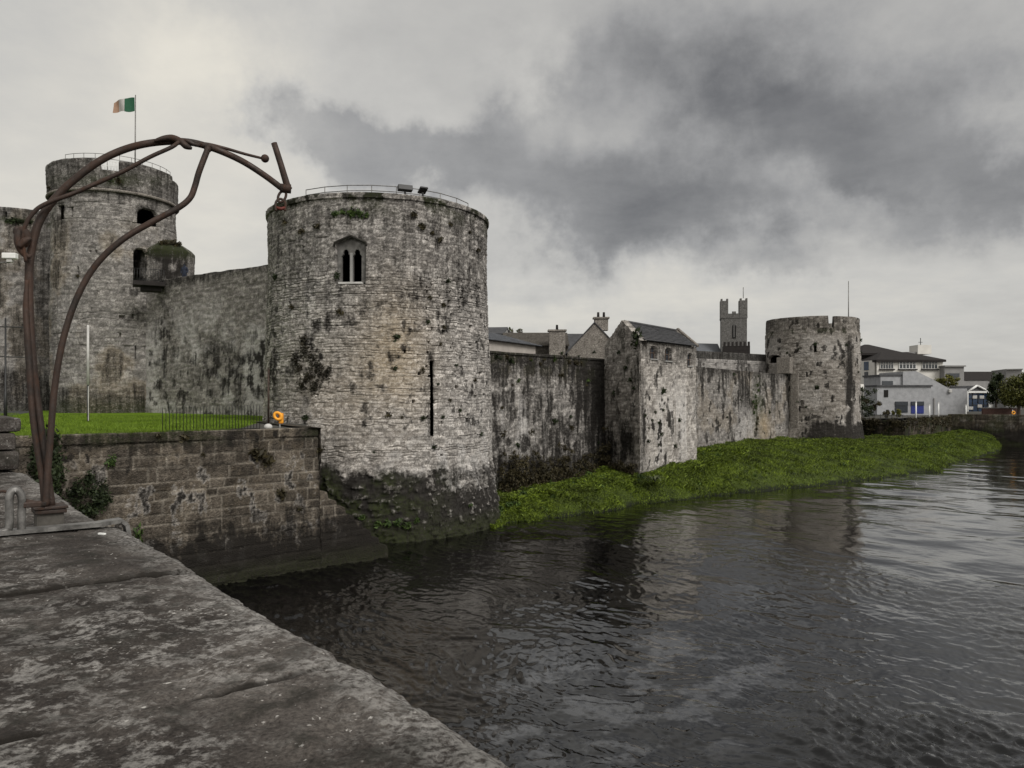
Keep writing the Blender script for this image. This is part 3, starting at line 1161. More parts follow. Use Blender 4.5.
def tower_rail(parent, path, a0, a1, z, r, n, hgt=.55, name='guard_rail', mat=None, rails=2, post_r=.022):
    mb = MB()
    an = np.linspace(a0, a1, n)
    P = [Vector((path.c[0] + r * math.cos(path.phi + a), path.c[1] + r * math.sin(path.phi + a), z)) for a in an]
    for k in range(rails):
        mb.tube([p + Vector((0, 0, hgt * (1 - .5 * k))) for p in P], post_r, 6)
    for p in P:
        mb.tube([p - Vector((0, 0, .7)), p + Vector((0, 0, hgt))], post_r, 6)
    return mb.build(name, mat or M_GALV, parent)


tower_rail(tA, TA, -.75, 1.05, 17.35, 5.55, 9, .55)

# two floodlights on the rim, and a rainwater pipe at the landward side
def floodlight(px, py, r, size, label, tilt):
    u, _ = TA.hit(px)
    ph = TA.phi + u / TA.R
    p = Vector((TA.c[0] + r * math.cos(ph), TA.c[1] + r * math.sin(ph), 17.37))
    ro = empty('floodlight', p, 0, label, 'floodlight', 'floodlights on the tower rim')
    MB().box(p + Vector((0, 0, .12)), (.10, .06, .26)).build('bracket', M_BLACK, ro)
    MB().box(p + Vector((0, 0, .36)), size, ph + math.pi / 2, tilt, bevel=.02).build('housing', M_BLACK, ro)


floodlight(406, 198, 6.0, (.74, .30, .26), 'long black floodlight box lying on the rim of the river tower', R(-12))
floodlight(424, 198, 6.05, (.42, .46, .09), 'small tilted black floodlight on a short stem on the tower rim', R(-28))

# ------------------------------------------------------------------ gate towers behind the lawn
tB = castle_tower((-34.5, 66.6, 6), 'tallest round stone tower beside the lawn with parapet railings and a flagpole on top')
BZ = 26.4
STR = 24.0                                    # string course under the parapet


def mask_B(U, V, PX, PY):
    f = fbm(U * .4, V * .4, 201, 5, .55)
    g = fbm(U * 1.3, V * 1.0, 203, 5, .6)
    run = fbm(U * 1.1, V * .1, 205, 4)
    wav = (fbm(U * .6, V * .2, 207, 4) - .5) * 2
    stain = .58 * sst(8.5, 7.5, V + .7 * wav)
    stain = np.maximum(stain, .40 * sst(23.8, 24.1, V))
    stain = np.maximum(stain, .55 * sst(.46, .62, run) * sst(21.4, 23.9, V))
    stain = np.maximum(stain, .8 * sst(.40, .58, g) * (G(PX, PY, 165, 330, 22, 70) + .5 * G(PX, PY, 135, 300, 20, 30)))
    stain = np.maximum(stain, .5 * sst(.56, .7, f))
    moss = .5 * sst(7.6, 6.2, V) + .8 * G(PX, PY, 113, 181, 9, 5) + .5 * sst(.45, .6, f) * G(PX, PY, 110, 180, 60, 7)
    warm = .45 * sst(.45, .65, f) * sst(23, 19, V)
    white = .22 * sst(.5, .65, g) * sst(110, 50, PX)
    return stain, moss, warm, white


cren0, cren1 = TB.hit(100)[0], TB.hit(119)[0]
rt0 = TB.hit(172)[0]


def ztop_B(U):
    z = np.full_like(U, BZ)
    z = np.where((U > cren0) & (U < cren1), BZ - .85, z)
    z = np.where((U > rt0 - .3), BZ - .35, z)
    return z


TB.prof = lambda v: np.where(np.asarray(v) > STR, .20, 0.0)
fB = [feat(TB, 137, 159, 208.5, 225, .9, 'arch'), feat(TB, 57, 63.5, 205, 219.5, .7), feat(TB, 70.2, 72.4, 207, 217, .6), feat(TB, 133.5, 148, 248, 284, 1.5, 'arch'),
      feat(TB, 77.3, 79.2, 267, 277, .6), feat(TB, 135.0, 136.8, 346, 359, .7), feat(TB, 119, 125, 315, 319, .4), feat(TB, 132, 134, 314, 319, .4),
      feat(TB, 119.5, 121.5, 333, 338, .4), feat(TB, 89, 91, 250, 252, .3), feat(TB, 95, 97, 250, 252, .3)]
masonry('wall', TB, 4.6, BZ, .10, M_RUBBLE_FAR, tB, ch=.22, sw=.42, relief=.05, edge=.05, warp=.1, seed=5, feats=fB, mask=mask_B,
        ztop=ztop_B, cap=((.55, 0), (.56, -1.3), (5.0, -1.25)))
mb = MB()
mb.tube([(TB.c[0] + 5.02 * math.cos(a), TB.c[1] + 5.02 * math.sin(a), STR - .06) for a in np.linspace(0, 2 * math.pi, 61)], .14, 6, cap=False)
mb.build('string_course', M_STONEPLAIN, tB)
tower_rail(tB, TB, -.9, 1.25, BZ - .2, 4.55, 12, .75, mat=M_GALV)
mb = MB()
for k in range(6):
    u = cren0 + .15 + (cren1 - cren0 - .3) * k / 5
    ph = TB.phi + u / TB.R
    p = Vector((TB.c[0] + 4.85 * math.cos(ph), TB.c[1] + 4.85 * math.sin(ph), BZ - .85))
    mb.tube([p, p + Vector((0, 0, .75))], .02, 5)
p0 = TB.phi + (cren0 + .15) / TB.R
p1 = TB.phi + (cren1 - .15) / TB.R
for hh in (.38, .75):
    mb.tube([Vector((TB.c[0] + 4.85 * math.cos(q), TB.c[1] + 4.85 * math.sin(q), BZ - .85 + hh)) for q in np.linspace(p0, p1, 5)], .02, 5)
mb.build('crenel_rail', M_WHITE, tB)

# stair turret on the shoulder of the tall tower, with a small iron balcony
TT = Circle((-29.75, 66.2), 2.25)
tur = masonry('stair_turret', TT, 6, 19.6, .12, M_RUBBLE_FAR, tB, ch=.22, sw=.4, relief=.04, edge=.05, warp=.09, seed=8,
              mask=lambda U, V, PX, PY: (.55 * sst(.40, .6, fbm(U * .8, V * .5, 301, 4)) + .3, .7 * sst(18.6, 19.5, V), 0 * U, 0 * U), cap=((.25, .25), (1.0, .75), (2.2, 1.25)))
bl = pt(149, 283, 61.3)
mb = MB()
mb.box((bl.x, bl.y, bl.z - .12), (2.3, 1.6, .34), R(27), bevel=.03)
mb.box((bl.x, bl.y + .3, bl.z - .45), (1.5, 1.1, .4), R(27), bevel=.03)
bal = mb.build('balcony', M_DARKROOF, tB)
mb = MB()
ux = Vector((math.cos(R(27)), math.sin(R(27)), 0))
uy = Vector((-ux.y, ux.x, 0))
c0 = Vector((bl.x, bl.y, bl.z + .05))
for k in range(12):
    p = c0 + ux * (-1.05 + 2.1 * k / 11) - uy * .72
    mb.tube([p, p + Vector((0, 0, .95))], .018, 5)
for hh in (.95, .1):
    mb.tube([c0 - ux * 1.05 - uy * .72 + Vector((0, 0, hh)), c0 + ux * 1.05 - uy * .72 + Vector((0, 0, hh)), c0 + ux * 1.05 + uy * .7 + Vector((0, 0, hh))], .025, 5)
mb.build('railing', M_BLACK, bal)

tC = castle_tower((-48.2, 75.5, 6), 'round stone tower half hidden behind the tallest tower at the edge of the lawn')


def mask_C(U, V, PX, PY):
    f = fbm(U * .4, V * .4, 221, 5, .55)
    g = fbm(U * 1.2, V * .8, 223, 5, .6)
    wav = (fbm(U * .6, V * .2, 227, 4) - .5) * 2
    stain = .62 * sst(10.4, 9.4, V + .7 * wav)
    stain = np.maximum(stain, .55 * sst(23.4, 23.8, V))
    stain = np.maximum(stain, .42 * sst(16, 34, PX + 10 * (g - .5)))
    stain = np.maximum(stain, .55 * sst(.5, .66, f))
    moss = .8 * sst(.40, .55, g) * G(V, V, 23.5, 23.5, .35, .35)
    return stain, moss, .3 * sst(.5, .6, f), .2 * sst(.5, .6, g) * sst(20, 8, PX)


TC.prof = lambda v: np.where(np.asarray(v) > 23.5, .15, 0.0)
CZ = zat(207, 70.2)
masonry('wall', TC, 4.6, CZ, .13, M_RUBBLE_FAR, tC, ch=.25, sw=.45, relief=.05, edge=.05, warp=.1, seed=15, mask=mask_C, cap=((.55, 0), (.56, -1.1), (5.4, -1.05)),
        feats=[feat(TC, 5, 6.5, 212, 217, .5)])

# ------------------------------------------------------------------ curtain walls
WA0, WA1 = np.array((-32.2, 65.06)), np.array((-17.2, 54.0))
wd = (WA1 - WA0) / np.linalg.norm(WA1 - WA0)
L1 = Line(WA0, WA1 + wd * 9.0, .01)


def mask_w1(U, V, PX, PY):
    f = fbm(U * .35, V * .35, 231, 5, .55)
    g = fbm(U * 1.4, V * 1.2, 233, 5, .62)
    stain = .72 * sst(.34, .66, g) * (G(PX, PY, 240, 375, 40, 38) + .8 * G(PX, PY, 265, 340, 14, 60) + .45 * G(PX, PY, 205, 360, 40, 30))
    stain = np.maximum(stain, .7 * sst(.5, .68, g) * sst(17.0, 8, V))
    stain = np.maximum(stain, .6 * sst(15.6, 16.6, V + .8 * (f - .5)))
    stain = np.maximum(stain, .7 * sst(.4, .6, g) * G(PX, PY, 165, 350, 14, 60))
    return stain, .15 * sst(7.0, 6.2, V), .03 + 0 * U, .62 * sst(.44, .62, f + .2 * (g - .5)) * sst(16.5, 11, V)


w1 = empty('curtain_wall', (-24, 60, 6), 0, 'high grey curtain wall joining the tall tower to the river tower behind the lawn', 'castle wall', WALLG)
masonry('wall', L1, 5.2, 16.75, .10, M_RUBBLE_FAR, w1, ch=.20, sw=.38, relief=.045, edge=.045, warp=.1, seed=21, mask=mask_w1, cap=((.6, 0), (.61, -.9), (2.2, -.9), (2.21, -9)),
        ztop=lambda U: 16.95 - .022 * U + .05 * (vn(U * 1.1, U * 0, 5) - .5))

WB0 = np.array((-5.0, 46.6))
WBd = np.array((34.8, 39.8)) / np.linalg.norm((34.8, 39.8))
LB = Line(WB0, WB0 + WBd * 57, .025)
u_b0 = LB.hit(606)[0]
L2 = Line(WB0, WB0 + WBd * (u_b0 + 1.5), .025)
L3 = Line(WB0 + WBd * (LB.hit(690)[0] - 1.5), WB0 + WBd * (LB.hit(791)[0] + .4), .025)


def mask_w2(U, V, PX, PY):
    f = fbm(U * .4, V * .4, 241, 5, .55)
    g = fbm(U * 1.5, V * 1.0, 243, 5, .6)
    run = fbm(U * 1.0, V * .07, 245, 5, .6)
    wav = (fbm(U * .6, V * .2, 247, 4) - .5) * 2
    stain = .80 * sst(3.3, 2.6, V + .8 * wav)
    stain = np.maximum(stain, .75 * sst(7.2, 9.2, V + 1.2 * wav))
    stain = np.maximum(stain, .88 * sst(.42, .56, run) * sst(510, 560, PX))
    stain = np.maximum(stain, .95 * sst(548, 606, PX + 60 * (run - .5)))
    stain = np.maximum(stain, .34 + .36 * sst(.42, .60, g))
    moss = .4 * sst(2.5, 1.0, V) + .25 * sst(.5, .62, g) * sst(8, 10, V)
    warm = .35 * sst(.5, .6, g) * sst(7.5, 9.5, V)
    white = .5 * sst(.48, .62, run) * sst(580, 520, PX) * sst(2.8, 4.0, V) * sst(8.0, 6.5, V)
    return stain, moss, warm, white


w2 = empty('curtain_wall', (3, 56, 0), 0, 'dark stained curtain wall between the river tower and the gabled stone house', 'castle wall', WALLG)
masonry('wall', L2, -.4, 10.3, .085, M_RUBBLE, w2, ch=.2, sw=.38, relief=.05, edge=.045, warp=.1, seed=25, mask=mask_w2, cap=((.9, .05), (1.6, 0), (1.61, -5)),
        lip=(10.12, .08), ztop=lambda U: 10.28 + .06 * (vn(U * .8, U * 0, 3) - .5))


def mask_w3(U, V, PX, PY):
    f = fbm(U * .4, V * .4, 251, 5, .55)
    g = fbm(U * 1.4, V * .9, 253, 5, .6)
    run = fbm(U * .9, V * .06, 255, 5, .6)
    stain = .72 * sst(.44, .6, run) * sst(3, 8, V + 3 * (f - .5) * 2)
    stain = np.maximum(stain, .55 * sst(8.5, 10.0, V))
    stain = np.maximum(stain, .85 * G(PX, PY, 791, 420, 5, 30))
    stain = np.maximum(stain, .7 * sst(.58, .66, g))
    moss = .9 * sst(.3, .5, g) * G(PX, PY, 758, 405, 5, 24)
    warm = .9 * G(PX, PY, 764, 428, 5, 16) + .25 * sst(.5, .6, f)
    white = .35 * sst(.5, .64, run) * sst(8, 5.5, V)
    return stain, moss, warm, white


w3 = empty('curtain_wall', (25, 80, 2), 0, 'pale streaked curtain wall between the gabled stone house and the far round tower', 'castle wall', WALLG)
masonry('wall', L3, 1.0, 10.25, .11, M_RUBBLE_FAR, w3, ch=.22, sw=.4, relief=.05, edge=.05, warp=.1, seed=29, mask=mask_w3, cap=((.7, .03), (1.5, 0), (1.51, -5)),
        ztop=lambda U: 10.22 - .012 * U)
# end pier and stub by the far tower
e3 = WB0 + WBd * (LB.hit(792)[0])
mb = MB()
mb.box((e3[0] + .2, e3[1] - .6, 6.0), (.9, .9, 8.2), math.atan2(WBd[1], WBd[0]), bevel=.05)
mb.build('end_pier', M_STONEPLAIN, w3)
mb = MB()
pb = pt(788, 372, 89.2)
mb.box((pb.x + .1, pb.y + .6, pb.z + .75), (2.2, 1.6, 1.9), R(48), bevel=.06)
mb.build('wall_stub', M_STONEPLAIN, w3)

# ------------------------------------------------------------------ gabled house-tower on the wall
gh = empty('gabled_tower', (9.33, 56, 2), 0, 'square gabled stone house tower with slate roof stepping out of the river wall', 'castle house')
P0, P1, P3 = np.array((9.33, 56.0)), np.array((15.17, 63.0)), np.array((7.3, 61.0))
P2 = P1 + P3 - P0
EZ = 11.36
LR = Line(P0, P1, .006)
LL = Line(P3, P0, .006)


def mask_gr(U, V, PX, PY):
    f = fbm(U * .5, V * .5, 261, 5, .55)
    g = fbm(U * 1.6, V * 1.2, 263, 5, .6)
    run = fbm(U * 1.3, V * .1, 265, 4)
    stain = .8 * sst(.58, .66, g) * (G(PX, PY, 656, 425, 14, 35) + .6)
    stain = np.maximum(stain, .5 * sst(8.6, 10.8, V + 2 * (f - .5)))
    stain = np.maximum(stain, .7 * G(PX, PY, 643, 430, 4, 60))
    return stain, .4 * sst(2.2, 1.4, V), .1 + 0 * U, .75 * sst(.42, .58, run) * G(PX, PY, 676, 420, 20, 38) + .30 * sst(.45, .6, g) * sst(9, 6, V)


def mask_gl(U, V, PX, PY):
    f = fbm(U * .5, V * .5, 271, 5, .55)
    g = fbm(U * 1.4, V * 1.0, 273, 5, .6)
    stain = .8 * sst(6.6, 3.4, V + 3 * (f - .5)) * sst(.3, .5, f + .1) * sst(642, 628, PX)
    stain = np.maximum(stain, .40 * sst(.5, .62, g) + .12)
    return stain, .3 * sst(.5, .6, g) * G(PX, PY, 620, 360, 20, 30), .12 + 0 * U, 0 * U


fgr = [feat(LR, 650.5, 657.5, 346, 359, .38), feat(LR, 665.5, 672, 347.5, 361, .38), feat(LR, 688, 693, 353, 366, .38)]
for q in fgr:
    q['top'] = 'arch'
masonry('river_wall', LR, .5, EZ, .085, M_RUBBLE, gh, ch=.2, sw=.36, relief=.035, edge=.04, warp=.1, seed=33, feats=fgr, mask=mask_gr, cap=((.3, .0),))
ulen = LL.len
gz = lambda U: EZ + (13.12 - EZ) * (1 - np.abs(U - ulen / 2) / (ulen / 2)) - .02
masonry('gable_wall', LL, -.2, 13.12, .085, M_RUBBLE, gh, ch=.2, sw=.36, relief=.045, edge=.045, warp=.1, seed=34, mask=mask_gl, cap=((.5, .0), (.51, -.6)), ztop=gz)
mb = MB()
ins = .35
c_ = (P0 + P2) / 2
q = [tuple(c_ + (p - c_) * .93) for p in (P0, P1, P2, P3)]
mb.poly_prism([q[1], q[2], q[3], (c_ + (P3 - c_) * .93 * .9)], 1.0, EZ - .2)
mid1, mid0 = (P1 + P2) / 2, (P3 + P0) / 2
P1i = P1 + (P2 - P1) * .05
mb.extrude_poly([(P1i[0], P1i[1], 1.0), (P2[0], P2[1], 1.0), (P2[0], P2[1], EZ), (mid1[0], mid1[1], 12.95), (P1i[0], P1i[1], EZ)], tuple((P0 - P1) / np.linalg.norm(P0 - P1) * .5) + (0,))
mb.build('back_wall', M_STONEPLAIN, gh)
# roof
ov = (P0 - P3) / np.linalg.norm(P0 - P3)
al = (P1 - P0) / np.linalg.norm(P1 - P0)
a0 = np.array((*(P0 + ov * .22 + al * .45), EZ + .02))
a1 = np.array((*(P1 + ov * .22 - al * .35), EZ + .02))
r0 = np.array((*(mid0 + al * .45), 12.98))
r1 = np.array((*(mid1 - al * .35), 12.86))
b0 = np.array((*(P3 - ov * .2 + al * .45), EZ))
b1 = np.array((*(P2 - ov * .2 - al * .35), EZ))


def slate_plane(name, A, B, Cc, D, mat, parent, courses=12, thick=.06):
    """roof slope A-B eaves, D-C ridge, built as overlapping slate courses with slightly uneven slates"""
    A, B, Cc, D = [np.array(q, float) for q in (A, B, Cc, D)]
    nrm = np.cross(B - A, D - A)
    nrm /= np.linalg.norm(nrm)
    if nrm[2] < 0:
        nrm = -nrm
    ln = np.linalg.norm(B - A)
    ns = max(4, int(ln / .45))
    V, Fs = [], []
    for c in range(courses):
        t0, t1 = c / courses, min(1.0, (c + 1.25) / courses)
        for k in range(ns):
            s0, s1 = k / ns, (k + .985) / ns
            off = (.5 / ns if c % 2 else 0)
            s0, s1 = min(1, s0 + off), min(1, s1 + off)
            l = random.uniform(.0, .018)
            w = []
            for s_, t_, e in ((s0, t0, thick + l), (s1, t0, thick + l), (s1, t1, .01), (s0, t1, .01)):
                w.append((A * (1 - s_) + B * s_) * (1 - t_) + (D * (1 - s_) + Cc * s_) * t_ + nrm * e)
            i = len(V)
            V += w + [w[0] - nrm * (thick + l), w[1] - nrm * (thick + l)]
            Fs += [(i, i + 1, i + 2, i + 3), (i + 4, i + 5, i + 1, i)]
    me = bpy.data.meshes.new(name)
    i = len(V)
    V += [A, B, Cc, D]
    Fs.append((i, i + 1, i + 2, i + 3))
    me.from_pydata([tuple(v) for v in V], [], Fs)
    me.update()
    return link(name, me, mat, parent)


rf = slate_plane('roof', a0, a1, r1, r0, M_SLATE, gh, 11)
slate_plane('roof_slope', b1, b0, r0, r1, M_SLATE, gh, 8)
mb = MB()
mb.tube([r0 + np.array((0, 0, .06)), r1 + np.array((0, 0, .06))], .10, 6)
mb.build('ridge_tiles', M_SLATE, rf)
mb = MB()
for P_, mid, e in ((P0, mid0, 13.12), ):
    pass
k1 = np.array((*(P1 + ov * .15), EZ + .05))
k2 = np.array((*(mid1), 13.05))
k3 = np.array((*(P2 - ov * .15), EZ + .05))
mb.tube([k1, k2, k3], .13, 4)
mb.build('gable_coping', M_STONEPLAIN, gh)
for q in fgr:
    uc = (q['u0'] + q['u1']) / 2
    p = Vector((*[float(w) for w in LR.pos(np.array(uc), np.array((q['v0'] + q['v1']) / 2), -.26)], (q['v0'] + q['v1']) / 2))
    ang = math.atan2(LR.d[1], LR.d[0])
    wdt, hgt = q['u1'] - q['u0'], q['v1'] - q['v0']
    w_ = MB().box(p, (wdt * .98, .03, hgt * .98), ang).build('window', M_GLASS, gh)
    mb = MB()
    for s_ in (-1, 1):
        mb.box(p + Vector((LR.d[0], LR.d[1], 0)) * s_ * wdt * .46 + Vector((LR.n[0], LR.n[1], 0)) * .03, (.06, .05, hgt * .95), ang)
    mb.box(p + Vector((LR.n[0], LR.n[1], 0)) * .03, (wdt * .9, .05, .05), ang)
    mb.box(p + Vector((LR.n[0], LR.n[1], 0)) * .03, (.04, .05, hgt * .95), ang)
    mb.build('frame', M_TIMBER, w_)
    MB().box(p + Vector((LR.n[0], LR.n[1], 0)) * .22 - Vector((0, 0, hgt * .5 + .03)), (wdt * 1.15, .3, .09), ang, bevel=.01).build('sill', M_CUTSTONE, w_)

# ------------------------------------------------------------------ far round tower
tD = castle_tower((36.3, 93, 2), 'far round stone tower with notched parapet at the end of the river wall')
DZ = zat(316, 88.2)
DS = zat(331, 88)


def mask_D(U, V, PX, PY):
    f = fbm(U * .4, V * .4, 281, 5, .55)
    g = fbm(U * 1.3, V * 1.0, 283, 5, .6)
    wav = (fbm(U * .6, V * .2, 287, 4) - .5) * 2
    stain = .88 * sst(4.6, 4.0, V + .6 * wav) * sst(798, 812, PX + 8 * wav)
    stain = np.maximum(stain, .97 * G(PX, PY, 849.5, 395, 4.5, 62) * 1.15 * sst(.2, .4, g))
    stain = np.maximum(stain, .26 * sst(DS - .2, DS + .1, V) + .18 * sst(.5, .6, f) * sst(DS - .2, DS + .1, V))
    stain = np.maximum(stain, .75 * sst(.60, .68, g))
    moss = .35 * sst(DS - .5, DS, V) * sst(.45, .6, g) * sst(DS + .5, DS + .1, V)
    return stain, moss, .15 + 0 * U, .30 * sst(.45, .62, f + .15 * (g - .5)) * sst(DS, DS - 1, V)


TD.prof = lambda v: np.where(np.asarray(v) > DS, -.06, 0.0) + .16 * np.clip(4.6 - np.asarray(v), 0, 9) + .012 * (14 - np.asarray(v))
n0, n1 = TD.hit(829.5)[0], TD.hit(834.5)[0]
fD = [feat(TD, 768, 781, 355, 363, 1.2, 'arch'), feat(TD, 814, 816.5, 343, 352, .6), feat(TD, 815, 819, 386, 389.5, .5), feat(TD, 806, 807.5, 372, 377, .5),
      feat(TD, 800, 801.5, 347, 350, .4), feat(TD, 786, 788, 352, 354, .4), feat(TD, 779, 781, 352.5, 355, .4), feat(TD, 800, 803, 400, 408, .4)]
masonry('wall', TD, .2, DZ, .11, M_RUBBLE_FAR, tD, ch=.22, sw=.4, relief=.055, edge=.05, warp=.1, seed=37, feats=fD, mask=mask_D,
        ztop=lambda U: np.where((U > n0) & (U < n1), DZ - 1.35, DZ + np.where(U > n1, -.05, 0)), cap=((.5, 0), (.51, -1.6), (5.0, -1.55)))

# upper wall with parapet behind the far river wall
uw0, uw1 = gxy(692, 86), gxy(770, 94)
LU = Line(uw0, uw1)
upw = empty('inner_wall', (*uw0, 6), 0, 'low grey inner wall with dark parapet behind the pale curtain wall', 'castle wall')
masonry('wall', LU, 6, zat(360, 90), .14, M_RUBBLE_FAR, upw, ch=.25, sw=.45, relief=.04, edge=.05, seed=41,
        mask=lambda U, V, PX, PY: (.2 + .4 * sst(.5, .62, fbm(U, V, 421, 4)), 0 * U, 0 * U, .3 + 0 * U), cap=((.8, 0),),
        feats=[feat(LU, a, a + 2, 363.5, 366, .4) for a in (703, 715, 724, 734)])
LU2 = Line((uw0[0], uw0[1] + .25), (uw1[0], uw1[1] + .25))
masonry('parapet', LU2, zat(360.3, 90), zat(352.5, 90), .16, M_GREYSTONE, upw, ch=.3, sw=.6, relief=.03, edge=.05, seed=43,
        mask=lambda U, V, PX, PY: (.55 + 0 * U, 0 * U, 0 * U, 0 * U), cap=((.5, 0), (.51, -.9)))

# ================================================================== QUAY WALL
qd = (QB - QA) / np.linalg.norm(QB - QA)
LQ = Line(QA - qd * 2.5, QB, .03)


def mask_q(U, V, PX, PY):
    f = fbm(U * .6, V * .6, 501, 5, .55)
    g = fbm(U * 2.0, V * 1.6, 503, 5, .6)
    wav = (fbm(U * .8, V * .3, 507, 4) - .5) * 2
    stain = .97 * sst(2.5, 1.0, V + .6 * wav + 1.8 * (g - .5))
    stain = np.maximum(stain, .8 * sst(3.6, 1.4, V + 1.2 * wav) * sst(.38, .55, g))
    stain = np.maximum(stain, .6 * sst(5.0, 5.5, V + .3 * wav) * sst(.3, .55, f))
    stain = np.maximum(stain, .40 * sst(.56, .68, f))
    stain = np.maximum(stain, .7 * sst(.64, .72, g))
    moss = .35 * sst(.5, .6, f) * sst(5.2, 5.7, V) + .3 * sst(1, .2, V)
    warm = .10 * sst(.45, .6, g)
    white = .35 * sst(.60, .68, g) * sst(5.2, 4.5, V)
    return stain, moss, warm, white


qw = empty('quay_wall', (float(QB[0]), float(QB[1]), 0), 0, 'dark squared-block quay wall holding up the lawn above the river', 'quay wall')
masonry('wall', LQ, -1.0, 5.86, .05, M_ASHLAR, qw, ch=.36, sw=.78, relief=.05, edge=.045, warp=.022, seed=51, mask=mask_q, cap=((.55, .0), (.56, -.15)),
        lip=(5.52, .02), jut=.8)
L_ret = Line(QB, QB + np.array((-.62, 1.06)) * 9)
masonry('return_wall', L_ret, -1.0, 5.86, .12, M_ASHLAR, qw, ch=.36, sw=.78, relief=.03, edge=.04, warp=.03, seed=52, mask=mask_q, cap=((.5, 0),))
# raking buttress running down to the water
LBt = Line(QB - qd * .01, QB + qd * 3.35, .03)
bt = lambda U: np.clip(3.25 - (np.floor(U / .42) * .42 * .7 + U * .3) / 3.35 * 2.75 * 1.06 + .10 * (vn(U * 4, U * 0, 9) - .5), .35, 9)
masonry('buttress', LBt, -1.0, 3.25, .06, M_ASHLAR, qw, ch=.36, sw=.8, relief=.04, edge=.035, warp=.02, seed=53, mask=mask_q, ztop=bt, cap=((.12, .03), (1.5, .03), (1.51, -3)))
# ================================================================== BRIDGE PARAPET UNDER THE VIEWPOINT
BD = np.array((-.615, .788)) / np.linalg.norm((-.615, .788))      # along the bridge, away
BP = np.array((-BD[1], BD[0]))                                      # across, away from the river
E0 = np.array((-.545, 2.30)) - BP * .085                                        # a joint on the river edge
PTOP = 6.2
br = empty('bridge_parapet', (float(E0[0]), float(E0[1]), PTOP), 0, 'wide lichen-covered stone parapet of the bridge beside the river', 'bridge parapet')


def coping_mat():
    b = NB('lichen_limestone')
    mk = b.attr('mask')
    n1 = b.noise(3.2, 7, .68)
    n2 = b.noise(44, 6, .70)
    n0 = b.noise(1.1, 4, .55)
    n3 = b.noise(80, 4, .7)
    c = b.mix(b.rng(n1, .35, .65), (.035, .0305, .0285), (.090, .081, .075))
    c = b.mix(1.0, c, b.mix(b.rng(n3, .3, .7), (.42, .41, .40), (1.5, 1.5, 1.47)), 'MULTIPLY')
    n5 = b.noise(13, 6, .68)
    lich = b.math('MULTIPLY', b.rng(b.math('ADD', b.math('MULTIPLY', n2, .4), b.math('MULTIPLY', n5, .6)), .49, .57), b.rng(b.noise(1.3, 5, .6), .40, .60), clamp=True)
    c = b.mix(1.0, c, b.mix(b.rng(n0, .36, .62), (.55, .53, .51), (1.25, 1.24, 1.22)), 'MULTIPLY')
    c = b.mix(b.math('MULTIPLY', lich, b.rng(n3, .3, .6, .3, .85)), c, (.34, .325, .305))
    sp = b.rng(b.noise(42, 3, .55), .66, .72)
    c = b.mix(b.math('MULTIPLY', sp, b.rng(n1, .4, .55)), c, (.48, .46, .43))
    dk = b.rng(b.noise(5.5, 7, .68), .53, .62)
    c = b.mix(b.math('MULTIPLY', dk, .65), c, (.022, .021, .017))
    c = b.mix(b.math('MULTIPLY', mk[0], .9), c, (.014, .012, .010))
    c = b.mix(b.math('MULTIPLY', mk[2], b.rng(n2, .40, .60)), c, (.33, .318, .30))
    b.bump(b.math('ADD', b.math('MULTIPLY', n2, .7), b.math('MULTIPLY', n3, .45)), .9, .012)
    return b.fin(c, .93, spec=.15)


M_COPING = coping_mat()


